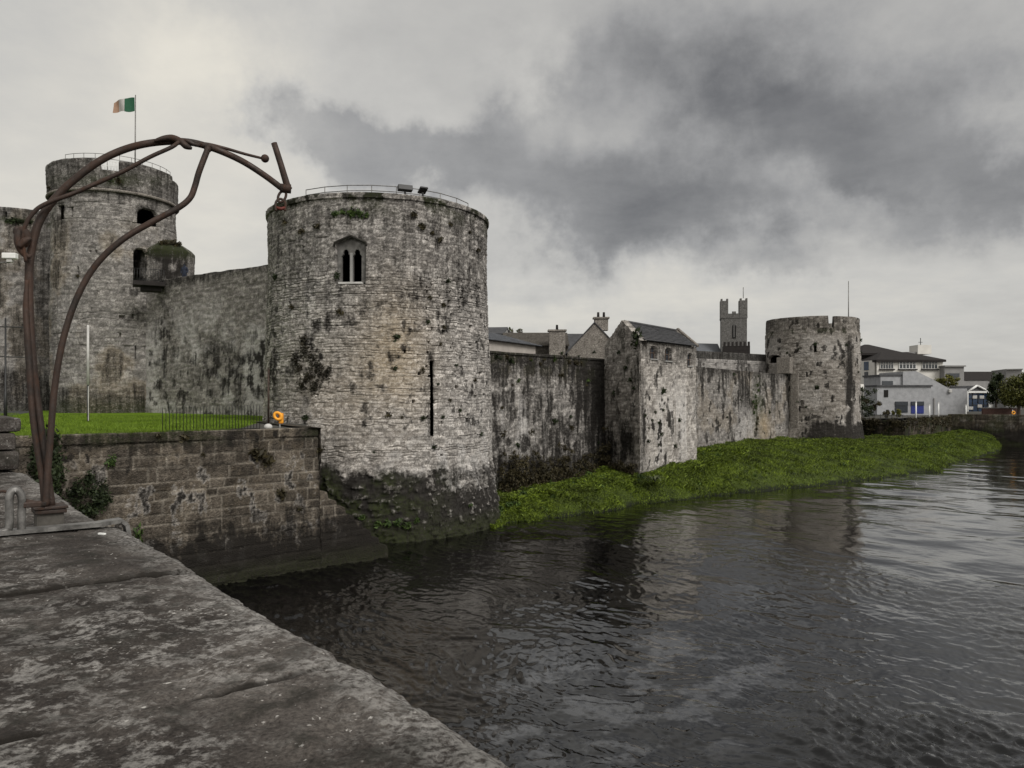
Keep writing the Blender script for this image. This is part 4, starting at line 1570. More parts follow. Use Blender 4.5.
def coping_stone(s0, s1, inset, res, seed, width=1.35, drop=.34, dz=0.0):
    """one block: displaced top with worn edges and a dropped front face"""
    ns, nt = int((s1 - s0) / res), int(width / res)
    ss = np.linspace(s0 + .008, s1 - .008, ns)
    tt = np.linspace(0, width, nt)
    S2, T2 = np.meshgrid(ss, tt, indexing='ij')
    es = np.minimum(S2 - ss[0], ss[-1] - S2)
    wob = (fbm(S2 * 5, S2 * 0 + seed, seed + 1, 4) - .5) * .014 + (vn(S2 * 22, S2 * 0, seed + 2) - .5) * .010
    chip = sst(.58, .72, fbm(S2 * 3.1 + 9, S2 * 0, seed + 4, 3)) * .010
    ed = T2
    rnd = -.028 * (1 - sst(0, .06, ed)) - .012 * (1 - sst(0, .016, es))
    lay = fbm(S2 * 2.2, T2 * 2.2, seed + 6, 6, .6)
    flake = sst(.48, .51, fbm(S2 * 1.6 + 3, T2 * 2.6, seed + 8, 5, .55)) * .006 + sst(.54, .57, fbm(S2 * 4 + 3, T2 * 6.0, seed + 18, 4, .55)) * .005
    pits = -sst(.66, .78, fbm(S2 * 14, T2 * 20, seed + 9, 3)) * .006
    Z = PTOP + dz + rnd + (lay - .5) * .020 + flake + pits
    T3 = T2 + (inset + (wob + chip)) * (1 - sst(0, .35, T2))
    X = E0[0] + BD[0] * S2 + BP[0] * T3
    Y = E0[1] + BD[1] * S2 + BP[1] * T3
    joint = (1 - sst(.006, .022, es + (fbm(T2 * 9, S2 * 3, seed + 3, 3) - .5) * .02))
    pale = (1 - sst(.02, .24, T2 + .35 * (fbm(S2 * 3, T2 * 3, seed + 12, 4) - .5))) * .6
    V = [np.stack([X, Y, Z], -1)]
    C = [np.stack([joint, 0 * joint, pale, 0 * joint + 1], -1)]
    for dzz, io in ((.10, .012), (.22, .0), (drop, .02)):
        x2 = X[:, :1] - 0 + BP[0] * io
        y2 = Y[:, :1] + BP[1] * io
        z2 = Z[:, :1] - dzz
        V.insert(0, np.stack([x2, y2, z2], -1))
        C.insert(0, np.stack([.35 + 0 * x2, 0 * x2, 0 * x2, 1 + 0 * x2], -1))
    V, C = np.concatenate(V, 1), np.concatenate(C, 1)
    # close the ends
    a, b = V.shape[:2]
    endA, endB = V[:1].copy(), V[-1:].copy()
    endA[..., 2] = np.minimum(endA[..., 2], PTOP - drop)
    endB[..., 2] = np.minimum(endB[..., 2], PTOP - drop)
    V = np.concatenate([endA, V, endB], 0)
    C = np.concatenate([C[:1], C, C[-1:]], 0)
    a, b = V.shape[:2]
    idx = np.arange(a * b).reshape(a, b)
    Fq = np.stack([idx[:-1, :-1], idx[:-1, 1:], idx[1:, 1:], idx[1:, :-1]], -1).reshape(-1, 4)
    me = np_mesh('coping_stone', V.reshape(-1, 3), Fq, True, None, {'mask': C.reshape(-1, 4)})
    return link('coping_stone', me, M_COPING, br)


coping_stone(-3.2, -1.60, 0, .03, 910)
coping_stone(-1.60, 0, 0, .010, 920)
coping_stone(0, 1.62, .0, .010, 930, dz=-.008)
coping_stone(1.62, 3.22, .015, .013, 940, dz=.006)
coping_stone(3.22, 4.8, .085, .018, 950, dz=-.004)
coping_stone(4.8, 6.3, .085, .022, 960, dz=.004)
coping_stone(6.3, 7.9, .085, .026, 970)
# the bridge wall below the coping and the pavement behind it
LBw = Line(E0 - BD * 5 + BP * .12, E0 + BD * 24.0 + BP * .12)
LBw.n = -BP
masonry('wall', LBw, -1.2, PTOP - .32, .16, M_ASHLAR, br, ch=.4, sw=.9, relief=.03, edge=.04, warp=.03, seed=61, mask=mask_q, cap=((1.1, 0), (1.11, -.9)))
c1, c2 = E0 - BD * 30 + BP * 1.25, E0 + BD * 22 + BP * 1.25
sheet('bridge_deck', [(*c1, PTOP - 1.1), (*c2, PTOP - 1.1), (*(c2 + BP * 9), PTOP - 1.1), (*(c1 + BP * 9), PTOP - 1.1)], M_DECK)

# end pier of the parapet, three courses of big blocks
pr = empty('parapet_pier', pt(2, 430, 9.6), 0, 'squat pier of large weathered blocks ending the bridge parapet', 'stone pier')
pc = E0 + BD * 8.72 + BP * .66
for k, (dx_, h_) in enumerate(((0, .22), (.03, .20), (-.02, .17))):
    z_ = PTOP + .02 + sum((.22, .20, .17)[:k]) + h_ / 2
    c3 = pc + BP * dx_
    o = MB().box((c3[0], c3[1], z_), (1.55, 1.05, h_ - .012), math.atan2(BD[1], BD[0]), bevel=.045).build('block', M_COPING, pr)
MB().box((pc[0], pc[1], 2.6), (1.6, 1.0, 7.2), math.atan2(BD[1], BD[0]), bevel=.05).build('base_block', M_COPING, pr)
coping_stone(9.55, 24, .1, .12, 980, dz=.0)

# ================================================================== RUSTY HOIST
hx = empty('iron_hoist', (-2.9, 4.8, PTOP), 0, 'rusty curved iron hoist with hooked tip standing on the bridge parapet', 'hoist')


def cp(px, py, dd=0.0):
    a = (px - CX) / F
    Yd = (4.8 + .35 * 2.9) / (1 - .35 * a) + dd
    return pt(px, py, Yd)


main_p = [(52, 506), (47, 470), (40, 420), (35, 380), (31, 330), (29, 285), (31, 252), (40, 220), (58, 195), (80, 175), (105, 158), (132, 147), (160, 142), (188, 142), (212, 148), (240, 160), (264, 175), (284, 190)]
MB().tube([cp(*q) for q in main_p], [.021] * 5 + [.025] * 3 + [.023] * 6 + [.0215] * 4, 14, sub=5).build('main_arm', M_RUST, hx)
brace_p = [(46, 506), (48, 470), (51, 430), (55, 385), (63, 340), (76, 300), (95, 266), (122, 240), (152, 222), (178, 208), (190, 198), (195, 186), (199, 172), (207, 151), (209.5, 145.5)]
MB().tube([cp(*q, -.05) for q in brace_p], .0195, 12, sub=5).build('brace', M_RUST, hx)
rib_p = [(44, 508), (42, 480), (33, 420), (29, 360), (26, 310), (27, 280)]
MB().tube([cp(*q, -.02) for q in rib_p], [.017, .017, .018, .020, .018, .010], 10, sub=5).build('rib', M_RUST, hx)
thin_p = [(26, 262), (23, 240), (26, 224), (36, 210), (50, 202), (72, 194), (95, 184), (122, 172), (150, 157), (172, 147), (183, 140), (196, 145), (206, 144), (224, 148), (245, 154), (261, 158)]
MB().tube([cp(*q, -.06 if i < 10 else (-.03 if i < 12 else .045)) for i, q in enumerate(thin_p)], [.010, .011, .012, .013, .0135, .0135, .0135, .0135, .013, .013, .013, .013, .012, .011, .010, .009], 10, sub=5).build('tie_rod', M_RUST, hx)
tr = MB().sphere(cp(265, 158.5, .045), .028).build('ball_end', M_RUST, hx)
# leaf-like wrap where the tie rod twists round the arm
mb = MB()
w_p = [(154, 141), (163, 138.5), (172, 138), (180, 141), (186, 146), (192, 148.5)]
mb.tube([cp(*q, -.035) for q in w_p], [.008, .017, .022, .021, .022, .008], 10, sub=4)
mb.build('leaf_wrap', M_RUST, hx)
# scroll at the shoulder
mb = MB()
s_p = [(31, 257), (25, 255), (20, 248), (18, 238), (20, 230), (25, 232), (27, 240), (24, 246), (21, 243)]
mb.tube([cp(*q, -.05) for q in s_p], [.012, .017, .022, .024, .020, .026, .024, .015, .006], 10, sub=5)
mb.tube([cp(*q, -.05) for q in ((20, 231), (17, 228), (15, 232), (17, 238))], [.010, .013, .012, .005], 8, sub=4)
mb.tube([cp(*q, -.07) for q in ((19, 247), (25, 241), (31, 238))], [.016, .022, .010], 8, sub=4)
mb.build('scroll', M_RUST, hx)
MB().tube([cp(274, 143), cp(281, 165), cp(287, 185), cp(290, 190)], [.020, .021, .023, .021], 12, sub=2).build('lever', M_RUST, hx)
MB().tube([cp(280, 188), cp(291, 189)], .031, 12).build('knuckle', M_RUST, hx)
vv = (camo.location - cp(280, 196)).normalized()
l1 = MB().ring(cp(282, 196.5), .042, .009, (vv.x, vv.y, 0), squash=.55, rot=.4).build('chain_link', M_RUST, hx)
sh = MB().tube([cp(276, 211), cp(275.5, 204), cp(277.5, 200), cp(281, 199), cp(284, 201), cp(285.5, 205), cp(285, 211)], .009, 8, sub=4).build('shackle', M_RUST, hx)
MB().tube([cp(276, 207.5), cp(281, 209), cp(285.5, 207.5)], [.009, .013, .009], 8).build('pin', M_RED, sh)
for wpx, wpy, wr in ((207.5, 149.5, .026), (46.5, 500, .026), (51, 498, .024)):
    q0, q1 = cp(wpx - .6, wpy + 1.2), cp(wpx + .6, wpy - 1.2)
    MB().tube([q0, (q0 + q1) / 2, q1], [wr * .8, wr, wr * .8], 10).build('weld_bead', M_RUST, hx)
# foot: flanged plate on a short square pedestal
ft = pt(49, 531, 4.72)
bw = Vector((-2.88, 4.78, 0))
az = math.atan2(BD[1], BD[0])
fx = cp(49, 506)
mb = MB()
mb.box((fx.x, fx.y, fx.z - .002), (.205, .185, .016), az, bevel=.004)
mb.box((fx.x, fx.y, fx.z - .026), (.190, .172, .024), az, bevel=.006)
mb.build('base_plate', M_RUST, hx)
MB().box((fx.x, fx.y, (fx.z - .038 + PTOP - .02) / 2), (.150, .150, fx.z - .038 - PTOP + .02), az, bevel=.012).build('pedestal', simple_mat('cast_pedestal', (.085, .078, .068), .8, 0, .35, 12, .4), hx)

# galvanised bar bent over the parapet edge, with its upright end and clamp
gb = empty('bent_bar', (fx.x, fx.y - .1, PTOP), 0, 'galvanised flat bar lying across the parapet and bent down over its edge', 'metal bar')


def gp(px, py, d):
    return pt(px, py, d)


bs = Vector((fx.x, fx.y, PTOP + .035)) - Vector((BD[0], BD[1], 0)) * .26
ex = -Vector((BP[0], BP[1], 0))
brow = [bs - ex * .42, bs + ex * .0, bs + ex * .22, bs + ex * .355 + Vector((0, 0, .012)), bs + ex * .385 - Vector((0, 0, .015)), bs + ex * .395 - Vector((0, 0, .07)), bs + ex * .395 - Vector((0, 0, .20))]
mb = MB()
for i in range(len(brow) - 1):
    A_, B2 = brow[i], brow[i + 1]
    wv_ = Vector((BD[0], BD[1], 0)) * .05
    nn_ = (B2 - A_).cross(wv_).normalized() * .012
    mb.extrude_poly([A_ - wv_ - nn_, B2 - wv_ - nn_, B2 - wv_ + nn_, A_ - wv_ + nn_], wv_ * 2)
mb.build('bar', M_GALV, gb)
up0 = bs - ex * .17
mb = MB()
mb.tube([up0 + Vector((0, 0, .0)), up0 + Vector((0, 0, .10)), up0 + Vector((0, 0, .20)), up0 - ex * .03 + Vector((0, 0, .245)), up0 - ex * .06 + Vector((0, 0, .20)), up0 - ex * .06 + Vector((0, 0, .04)), up0 - ex * .10 + Vector((0, 0, .0)), up0 - ex * .3 + Vector((0, 0, -.01))], .022, 8, sub=4)
mb.build('upright', M_GALV, gb)
mb = MB()
mb.box(up0 + ex * .05 + Vector((0, 0, .15)), (.10, .04, .035), math.atan2(ex.y, ex.x), bevel=.008)
mb.tube([up0 + ex * .02 + Vector((0, 0, .17)), up0 + ex * .12 + Vector((0, 0, .14))], .016, 8)
mb.build('clamp', M_RUST, gb)
rp = pt(2, 498, 5.9)
o = MB().ring((rp.x, rp.y, rp.z), .052, .010, (.3, -1, .1)).build('mooring_ring', M_RUST)
tag(o, 'small rusty iron ring on the parapet behind the hoist foot', 'iron ring')
wp = pt(102, 536, 4.52)
o = MB().box((wp.x, wp.y, PTOP + .012), (.05, .018, .012), R(-20), bevel=.004).build('paint_chip', M_WHITE)
tag(o, 'small white scrap lying beside the bent metal bar', 'litter')

# ================================================================== ON THE QUAY
# iron railing along the quay edge
rl = empty('quay_railing', (-11, 30, 5.8), 0, 'black iron spiked railing along the edge of the quay wall', 'railing')
u0r, u1r = LQ.hit(168)[0], LQ.hit(266)[0]
nb = 30
bars, rails = MB(), MB()
for k in range(nb + 1):
    u = u0r + (u1r - u0r) * k / nb
    x_, y_ = LQ.pos(np.array(u), np.array(5.8), -.35)
    hh = .86 + .10 * k / nb
    bars.tube([(float(x_), float(y_), 5.75), (float(x_), float(y_), 5.8 + hh), (float(x_), float(y_), 5.8 + hh + .09)], [.013, .013, .003], 6)
pa, pb_ = LQ.pos(np.array(u0r), np.array(5.8), -.35), LQ.pos(np.array(u1r), np.array(5.8), -.35)
for z_ in (.08,):
    rails.tube([(float(pa[0]), float(pa[1]), 5.8 + z_), (float(pb_[0]), float(pb_[1]), 5.8 + z_)], .016, 6)
bars.build('bars', M_BLACK, rl)
rails.build('rail', M_BLACK, rl)
# bollard cap and rubble by its end
p = pt(265, 428, 31.0)
o = MB().sphere((p.x, p.y + .4, 5.90), .17, (1, 1, .8)).build('boulder', M_OFFWHITE)
tag(o, 'small pale round stone on the quay edge beside the railing end', 'boulder')
# lifebuoy housing
lb = empty('lifebuoy_box', pt(278, 424, 31.6), 0, 'orange lifebuoy holder on the quay in front of the river tower', 'lifebuoy')
p = pt(278.5, 417, 32.2)
mb = MB()
mb.ring((p.x - .03, p.y, p.z + .04), .125, .062, (.25, -1, .1), 20, 1.25)
mb.build('ring', M_ORANGE, lb)
MB().box((p.x + .08, p.y + .10, p.z - .05), (.20, .06, .44), bevel=.05).build('back_board', M_ORANGE, lb)
MB().tube([(p.x, p.y + .17, 5.7), (p.x, p.y + .17, p.z + .2)], .035, 8).build('post', M_OFFWHITE, lb)
p = pt(268.5, 420, 37.5)
o = MB().tube([(p.x, p.y, 5.7), (p.x, p.y, zat(368, 37.5))], .05, 8).build('drain_pipe', M_RUST)
tag(o, 'thin rusty drain pipe standing at the foot of the river tower', 'pipe')
# white pole on the lawn
p = pt(88, 421, 42.0)
wpo = empty('white_pole', p, 0, 'tall thin white pole with dark lower end standing on the lawn', 'pole')
zl = lz(p.y)
MB().tube([(p.x, p.y, zl - .2), (p.x, p.y, zl + 2.0)], .06, 8).build('dark_sleeve', M_BLACK, wpo)
MB().tube([(p.x, p.y, zl + 2.0), (p.x, p.y, zat(325, 42))], [.075, .06], 8).build('shaft', M_OFFWHITE, wpo)
MB().box((p.x + .05, p.y - .05, zl + 1.0), (.04, .03, 1.9)).build('cable_duct', M_OFFWHITE, wpo)
# dark post with cross arms and a white lamp head
p = pt(5.5, 412, 48.0)
lpst = empty('mast', p, 0, 'black mast with two cross arms beside the footpath', 'mast')
zb = lz(p.y)
MB().tube([(p.x, p.y, zb - .2), (p.x, p.y, zb + 1.6), (p.x, p.y, zb + 1.65), (p.x, p.y, zat(318, 48))], [.10, .10, .06, .05], 8).build('shaft', M_BLACK, lpst)
for yy_ in (326.5, 356.5):
    z_ = zat(yy_, 48)
    MB().tube([(p.x - 1.2, p.y, z_), (p.x + 1.25, p.y, z_ - .05)], .035, 6).build('cross_arm', M_BLACK, lpst)
p = pt(10, 256, 40)
cm = empty('security_camera', pt(2, 300, 40), 0, 'white box-shaped security camera on a thin grey mast', 'security camera')
MB().box((p.x, p.y, p.z), (.68, .34, .30), R(6), bevel=.05).build('housing', M_WHITE, cm)
MB().box((p.x, p.y, p.z - .25), (.28, .2, .16), R(6), bevel=.02).build('mount', M_OFFWHITE, cm)
MB().tube([(p.x - .6, p.y, 5.7), (p.x - .6, p.y, p.z - .40), (p.x - .45, p.y, p.z - .33), (p.x, p.y, p.z - .33)], [.055, .045, .04, .04], 8).build('pole', M_GALV, cm)

# flag and pole on the tall tower
fd = 66.0
f0, f1 = pt(135, 160, fd), pt(135.5, 95, fd)
fpz = empty('flagpole', (f0.x, f0.y, BZ - 1.3), 0, 'thin flagpole flying a green white and orange flag on the tallest tower', 'flagpole')
MB().tube([(f0.x, f0.y, BZ - 1.4), (f1.x, f1.y, f1.z)], [.07, .04], 8).build('pole', M_GALV, fpz)


def flag():
    nu, nv = 36, 14
    V, Fs, mi = [], [], []
    top, bot = zat(97.5, fd), zat(111.5, fd)
    L_ = 1.85
    for i in range(nu + 1):
        s = i / nu
        for j in range(nv + 1):
            t = j / nv
            hgt = (top - bot) * (1 - .30 * s ** 2)
            z = top - .12 * s - .55 * s ** 3 * .6 - hgt * t + .05 * math.sin(s * 9 + t * 2)
            x_ = f0.x - .04 - L_ * s
            y_ = f0.y + .16 * math.sin(s * 8.5 + t * 1.2) * (.2 + s)
            V.append((x_, y_, z))
    for i in range(nu):
        for j in range(nv):
            a = i * (nv + 1) + j
            Fs.append((a, a + 1, a + nv + 2, a + nv + 1))
            mi.append(0 if i / nu < .42 else (1 if i / nu < .74 else 2))
    me = bpy.data.meshes.new('flag')
    me.from_pydata(V, [], Fs)
    for p_ in me.polygons:
        p_.use_smooth = True
    me.update()
    fo = link('flag', me, [simple_mat('green_cloth', (.02, .085, .045), .8, var=.1), simple_mat('white_cloth', (.42, .40, .38), .8, var=.08), simple_mat('orange_cloth', (.30, .19, .13), .8, var=.1)], fpz)
    fo.data.polygons.foreach_set('material_index', mi)


flag()
p = pt(848.5, 316, 92)
o = MB().tube([(p.x, p.y, DZ - 1.6), (p.x, p.y, zat(281, 92))], [.07, .04], 6).build('bare_pole', M_GALV)
tag(o, 'thin bare pole on top of the far round tower', 'pole')


# walker on the wall top
def person():
    p = pt(184.5, 273, 61.5)
    z0 = 16.15
    x0, y0 = p.x, p.y
    pts = {'pel': (0, 0, .95), 'sp': (0, .01, 1.18), 'ch': (0, 0, 1.38), 'nk': (0, 0, 1.52), 'hd': (0, -.02, 1.63), 'ht': (0, -.01, 1.74),
           'ls': (-.19, 0, 1.42), 'le': (-.27, .02, 1.14), 'lh': (-.20, -.16, .98), 'rs': (.19, 0, 1.42), 're': (.27, .02, 1.14), 'rh': (.20, -.16, .98),
           'lh1': (-.10, 0, .90), 'lk': (-.11, -.02, .50), 'la': (-.12, .02, .09), 'lt': (-.12, -.14, .04), 'rh1': (.10, 0, .90), 'rk': (.11, -.02, .50), 'ra': (.12, .02, .09), 'rt': (.12, -.14, .04)}
    rad = {'pel': .16, 'sp': .15, 'ch': .17, 'nk': .065, 'hd': .105, 'ht': .07, 'ls': .085, 'le': .06, 'lh': .045, 'rs': .085, 're': .06, 'rh': .045, 'lh1': .11, 'lk': .075, 'la': .055, 'lt': .045, 'rh1': .11, 'rk': .075, 'ra': .055, 'rt': .045}
    ed = [('pel', 'sp'), ('sp', 'ch'), ('ch', 'nk'), ('nk', 'hd'), ('hd', 'ht'), ('ch', 'ls'), ('ls', 'le'), ('le', 'lh'), ('ch', 'rs'), ('rs', 're'), ('re', 'rh'), ('pel', 'lh1'), ('lh1', 'lk'), ('lk', 'la'), ('la', 'lt'), ('pel', 'rh1'), ('rh1', 'rk'), ('rk', 'ra'), ('ra', 'rt')]
    ks = list(pts)
    me = bpy.data.meshes.new('person')
    me.from_pydata([(x0 + pts[k][0], y0 + pts[k][1], z0 + pts[k][2]) for k in ks], [(ks.index(a), ks.index(b)) for a, b in ed], [])
    o = link('person', me, simple_mat('dark_blue_clothes', (.02, .025, .04), .9))
    m = o.modifiers.new('skin', 'SKIN')
    lay = me.skin_vertices[0] if len(me.skin_vertices) else None
    if lay is None:
        bpy.context.view_layer.objects.active = o
        lay = me.skin_vertices.new() if hasattr(me.skin_vertices, 'new') else None
    if lay is not None:
        for i, k in enumerate(ks):
            lay.data[i].radius = (rad[k], rad[k])
            lay.data[i].use_root = (k == 'pel')
    m2 = o.modifiers.new('sub', 'SUBSURF')
    m2.levels = m2.render_levels = 1
    tag(o, 'person in dark clothes standing on the high curtain wall beside the tall tower', 'person')
    hp = Vector((x0, y0 + .0, z0 + 1.66))
    MB().sphere(hp + Vector((0, .03, .03)), .118, (1, 1, 1)).build('hair', M_DARKIN, o)


person()

# ================================================================== WEEDS ON THE WALLS
TUFT = [leaf_mesh('tuft', 70, (.26, .26, .22), .13, 700 + k, .1, 1.8) for k in range(4)]
HANG = [leaf_mesh('tuft', 90, (.22, .22, .40), .12, 720 + k, .1, 1.8) for k in range(2)]


def weed(path, px, py, size, mat, label, group, mesh=None, off=.02, name='wall_weed', surf_v=None):
    u, t = path.hit(px)
    for _ in range(3):
        z_ = zat(py, t)
        u, t = path.hit(px, z_)
    x_, y_ = path.pos(np.array(u), np.array(z_), off)
    me = mesh or random.choice(TUFT)
    key = (me.name, mat.name)
    if key not in MATS:
        m2 = me.copy()
        m2.materials.clear()
        m2.materials.append(mat)
        MATS[key] = m2
    o = bpy.data.objects.new(name, MATS[key])
    o.location = (float(x_), float(y_), z_)
    o.rotation_euler = (random.uniform(-.3, .3), random.uniform(-.3, .3), random.uniform(0, 6.28))
    o.scale = (size * random.uniform(.85, 1.15),) * 3
    COL.objects.link(o)
    return tag(o, label, 'weed', group)


la = 'small dark weed tuft rooted in the face of the broad river tower'
ga = 'weed tufts on the river tower'
for px, py, s in [(340, 312, 1.0), (397, 337, 1.0), (430, 297, .7), (443, 305, .8), (428, 322, .6), (444, 327, .6), (395, 368, .8), (423, 370, .8), (388, 414, .9), (423, 418, .7), (402, 417, .5), (443, 417, .6), (440, 344, .6), (448, 281, .7), (456, 365, .6), (460, 410, .6), (438, 384, .5), (434, 447, .6), (481, 434, .8), (475, 380, .6), (292, 307, .7), (276, 277, .8), (306, 417, .9), (374, 452, .5), (450, 400, .5)]:
    weed(TA, px, py, s, random.choice((M_LEAFDARK, M_LEAFDARK, M_LEAFBROWN)), la, ga)
weed(TA, 337, 276, 1.0, M_LEAFDARK, 'bushy dark weed sprouting beside the sill of the twin-lancet window', ga, HANG[0])
lr = 'brown weed clump under the rim of the river tower'
for px, py, s in [(318, 226, 1.0), (303, 231, .8), (414, 215, 1.2), (422, 226, 1.1), (440, 240, 1.1), (432, 233, .8), (450, 224, .7), (285, 222, .8), (300, 232, .7), (478, 250, .8), (470, 232, .6)]:
    weed(TA, px, py, s, M_LEAFBROWN, lr, 'weed clumps below the tower rim')
for k, (px, py, s) in enumerate([(335, 214, 1.0), (343, 212, 1.2), (352, 213, 1.3), (360, 214, 1.1), (367, 215, .9)]):
    weed(TA, px, py, s, M_LEAFGREEN, 'green weed in the row growing along the tower rim above the twin window', 'green weeds along the tower rim')
iv = [(305, 350, 1.4), (312, 358, 1.6), (318, 366, 1.5), (322, 375, 1.7), (328, 372, 1.2), (300, 368, 1.2), (310, 376, 1.4), (304, 340, .9), (296, 360, 1.0), (315, 388, 1.2), (303, 385, 1.0)]
vv_, ff_ = [], []
for k, (px, py, s) in enumerate(iv):
    u, t = TA.hit(px, zat(py, 39))
    z_ = zat(py, t)
    x_, y_ = TA.pos(np.array(u), np.array(z_), .05)
    a, b = leaf_cloud(170, (.36 * s, .16, .44 * s), .10, 800 + k, .2, 1.7)
    vv_.append(a + np.array((float(x_), float(y_), z_)))
    ff_.append(b + 4 * 170 * k)
o = link('ivy_patch', np_mesh('ivy_patch', np.concatenate(vv_), np.concatenate(ff_), False), M_LEAFDEAD)
tag(o, 'dark withered ivy patch clinging to the landward side of the river tower', 'ivy')
lb_ = 'brown weed tuft on the stained wall beside the river tower'
for k in range(34):
    px, py = random.uniform(492, 604), 352 + abs(random.gauss(0, 14)) + (random.random() < .3) * random.uniform(10, 90)
    weed(L2, px, py, random.uniform(.5, 1.2), random.choice((M_LEAFBROWN, M_LEAFBROWN, M_LEAFDARK, M_LEAFGREEN)), lb_, 'weed tufts on the stained curtain wall')
for px, py, s in [(663, 391, 1.2), (679, 420, 1.0), (659, 423, .9), (655, 412, .8), (661, 434, 1.0), (675, 446, 1.1), (648, 441, .9), (652, 420, .7), (663, 410, .7), (645, 415, .7), (658, 445, .7), (649, 428, .6)]:
    weed(LR, px, py, s, M_LEAFDARK, 'dark weed tuft on the pale river face of the gabled house tower', 'weed tufts on the gabled tower')
for px, py, s in [(626, 368, 1.2), (630, 380, .9), (614, 393, 1.0), (619, 352, 1.0), (634, 388, .8)]:
    weed(LL, px, py, s, M_LEAFDARK, 'dark weed tuft on the gable face of the gabled house tower', 'weed tufts on the gable')
weed(LL, 637, 338, 2.2, M_LEAFDARK, 'dark ivy bush spilling over the gable foot beside the slate roof', None, HANG[1], .1)
for px, py, s in [(736, 374, 1.0), (760, 376, .8), (770, 412, 1.0), (777, 402, .9), (742, 400, .7), (728, 417, .7), (708, 420, .6), (780, 428, .7)]:
    weed(L3, px, py, s, M_LEAFDARK, 'dark weed tuft on the pale streaked curtain wall', 'weed tufts on the pale curtain wall')
for k in range(9):
    weed(L3, 757 + random.uniform(-3, 3), 385 + k * 5.5, 1.1, M_LEAFGREEN if k < 6 else M_LEAFBROWN, 'creeper clump hanging in the green streak on the pale curtain wall', 'creeper clumps in the green streak')
for px, py, s in [(815, 344, 1.2), (817, 387, 1.2), (799, 349, .8), (846, 345, .9), (860, 340, 1.3), (862, 352, .9), (798, 402, 1.1), (806, 407, .8), (858, 372, .8), (787, 353, .7)]:
    weed(TD, px, py, s, M_LEAFDARK, 'dark weed tuft on the far round tower', 'weed tufts on the far tower')
for px, py, s in [(119, 181, 1.6), (110, 180, 1.2), (64, 190, 1.0), (50, 188, 1.2), (172, 338, 1.5), (160, 352, 1.4), (78, 276, 1.0)]:
    weed(TB, px, py, s, random.choice((M_LEAFBROWN, M_LEAFDARK)), 'weed tuft on the tallest tower beside the lawn', 'weed tufts on the tallest tower')
for px, s in [(14, 2.2), (8, 1.4), (20, 1.3), (30, 1.2)]:
    weed(TC, px, 221, s, M_LEAFDARK, 'dark weed tuft on the ledge of the half hidden tower', 'weed tufts on the half hidden tower')
for px, py, s in [(167, 242, 1.5), (175, 241, 1.7), (183, 243, 1.3), (160, 241, 1.3), (178, 244, 1.1)]:
    weed(TT, px, py, s, M_LEAFBROWN, 'dry grass tuft on the domed top of the stair turret', 'grass tufts on the stair turret', off=-.6)
# quay wall plants
QM = leaf_mesh('bush', 3200, (.50, .36, .60), .060, 850, .15, 1.6, lumps=48)
weed(LQ, 88, 497, 1.75, M_LEAFDARK, 'dark evergreen bush growing out of the quay wall near the hoist', None, QM, .1, 'wall_bush')
weed(LQ, 112, 462, 1.0, M_LEAFGREEN, 'small green fern high on the quay wall right above the bush', None, HANG[0], .05, 'fern')
weed(LQ, 138, 536, 1.1, M_LEAFGREEN, 'green fern low on the quay wall just beyond the bar end', None, HANG[1], .05, 'fern')
for px, py, s in [(262, 455, 1.6), (270, 461, 1.5), (256, 452, 1.0), (283, 494, 1.1), (186, 438, .7), (300, 509, .7), (160, 436, .6), (322, 450, .8), (205, 455, .5)]:
    weed(LQ, px, py, s, M_LEAFBROWN, 'brown withered weed on the upper quay wall', 'withered weeds on the quay wall')
IV = leaf_mesh('ivy', 2600, (.46, .3, 1.1), .065, 860, .2, 1.6, lumps=44)
weed(LQ, 47, 468, 1.7, M_LEAFDARK, 'dark ivy hanging down the quay wall behind the hoist legs', None, IV, .15, 'ivy')
for px, py, s in [(378, 524, 1.1), (388, 523, 1.3), (398, 522, 1.5), (407, 525, 1.2), (416, 520, 1.0), (362, 517, .8), (330, 510, .9), (470, 505, .7), (498, 520, 1.2), (503, 508, 1.3), (505, 514, 1.0)]:
    weed(TA, px, py, s, M_LEAFGREEN, 'pale green weed on the wet foot of the river tower', 'weeds on the wet tower foot')

# strip of brown undergrowth against the stained wall
vv_, ff_, n_ = [], [], 0
r_ = np.random.default_rng(44)
for k in range(330):
    px = r_.uniform(496, 640)
    u, t = LB.hit(px)
    x_, y_ = LB.pos(np.array(u), np.array(1.0), r_.uniform(.2, 1.0))
    if px > 608:
        q = P3 * (1 - (px - 606) / 36) + P0 * ((px - 606) / 36)
        x_, y_ = q[0] - .35, q[1] - .45
    zz = np.interp(px, [500, 560, 640], [.7, .9, 1.7]) + abs(r_.normal()) * (1.15 if px < 610 else .35)
    a, b = leaf_cloud(46, (.38, .38, .34), .13, 900 + k, .1, 2.0)
    vv_.append(a + np.array((float(x_), float(y_), zz)))
    ff_.append(b + n_)
    n_ += 46 * 4
o = link('undergrowth', np_mesh('undergrowth', np.concatenate(vv_), np.concatenate(ff_), False), M_LEAFBROWN)
tag(o, 'brown dead undergrowth along the foot of the stained curtain wall', 'undergrowth', kind='stuff')
LOWP = [leaf_mesh('low_shrub', 260, (.6, .6, .35), .17, 930 + k, .2, 1.7, lumps=6) for k in range(3)]
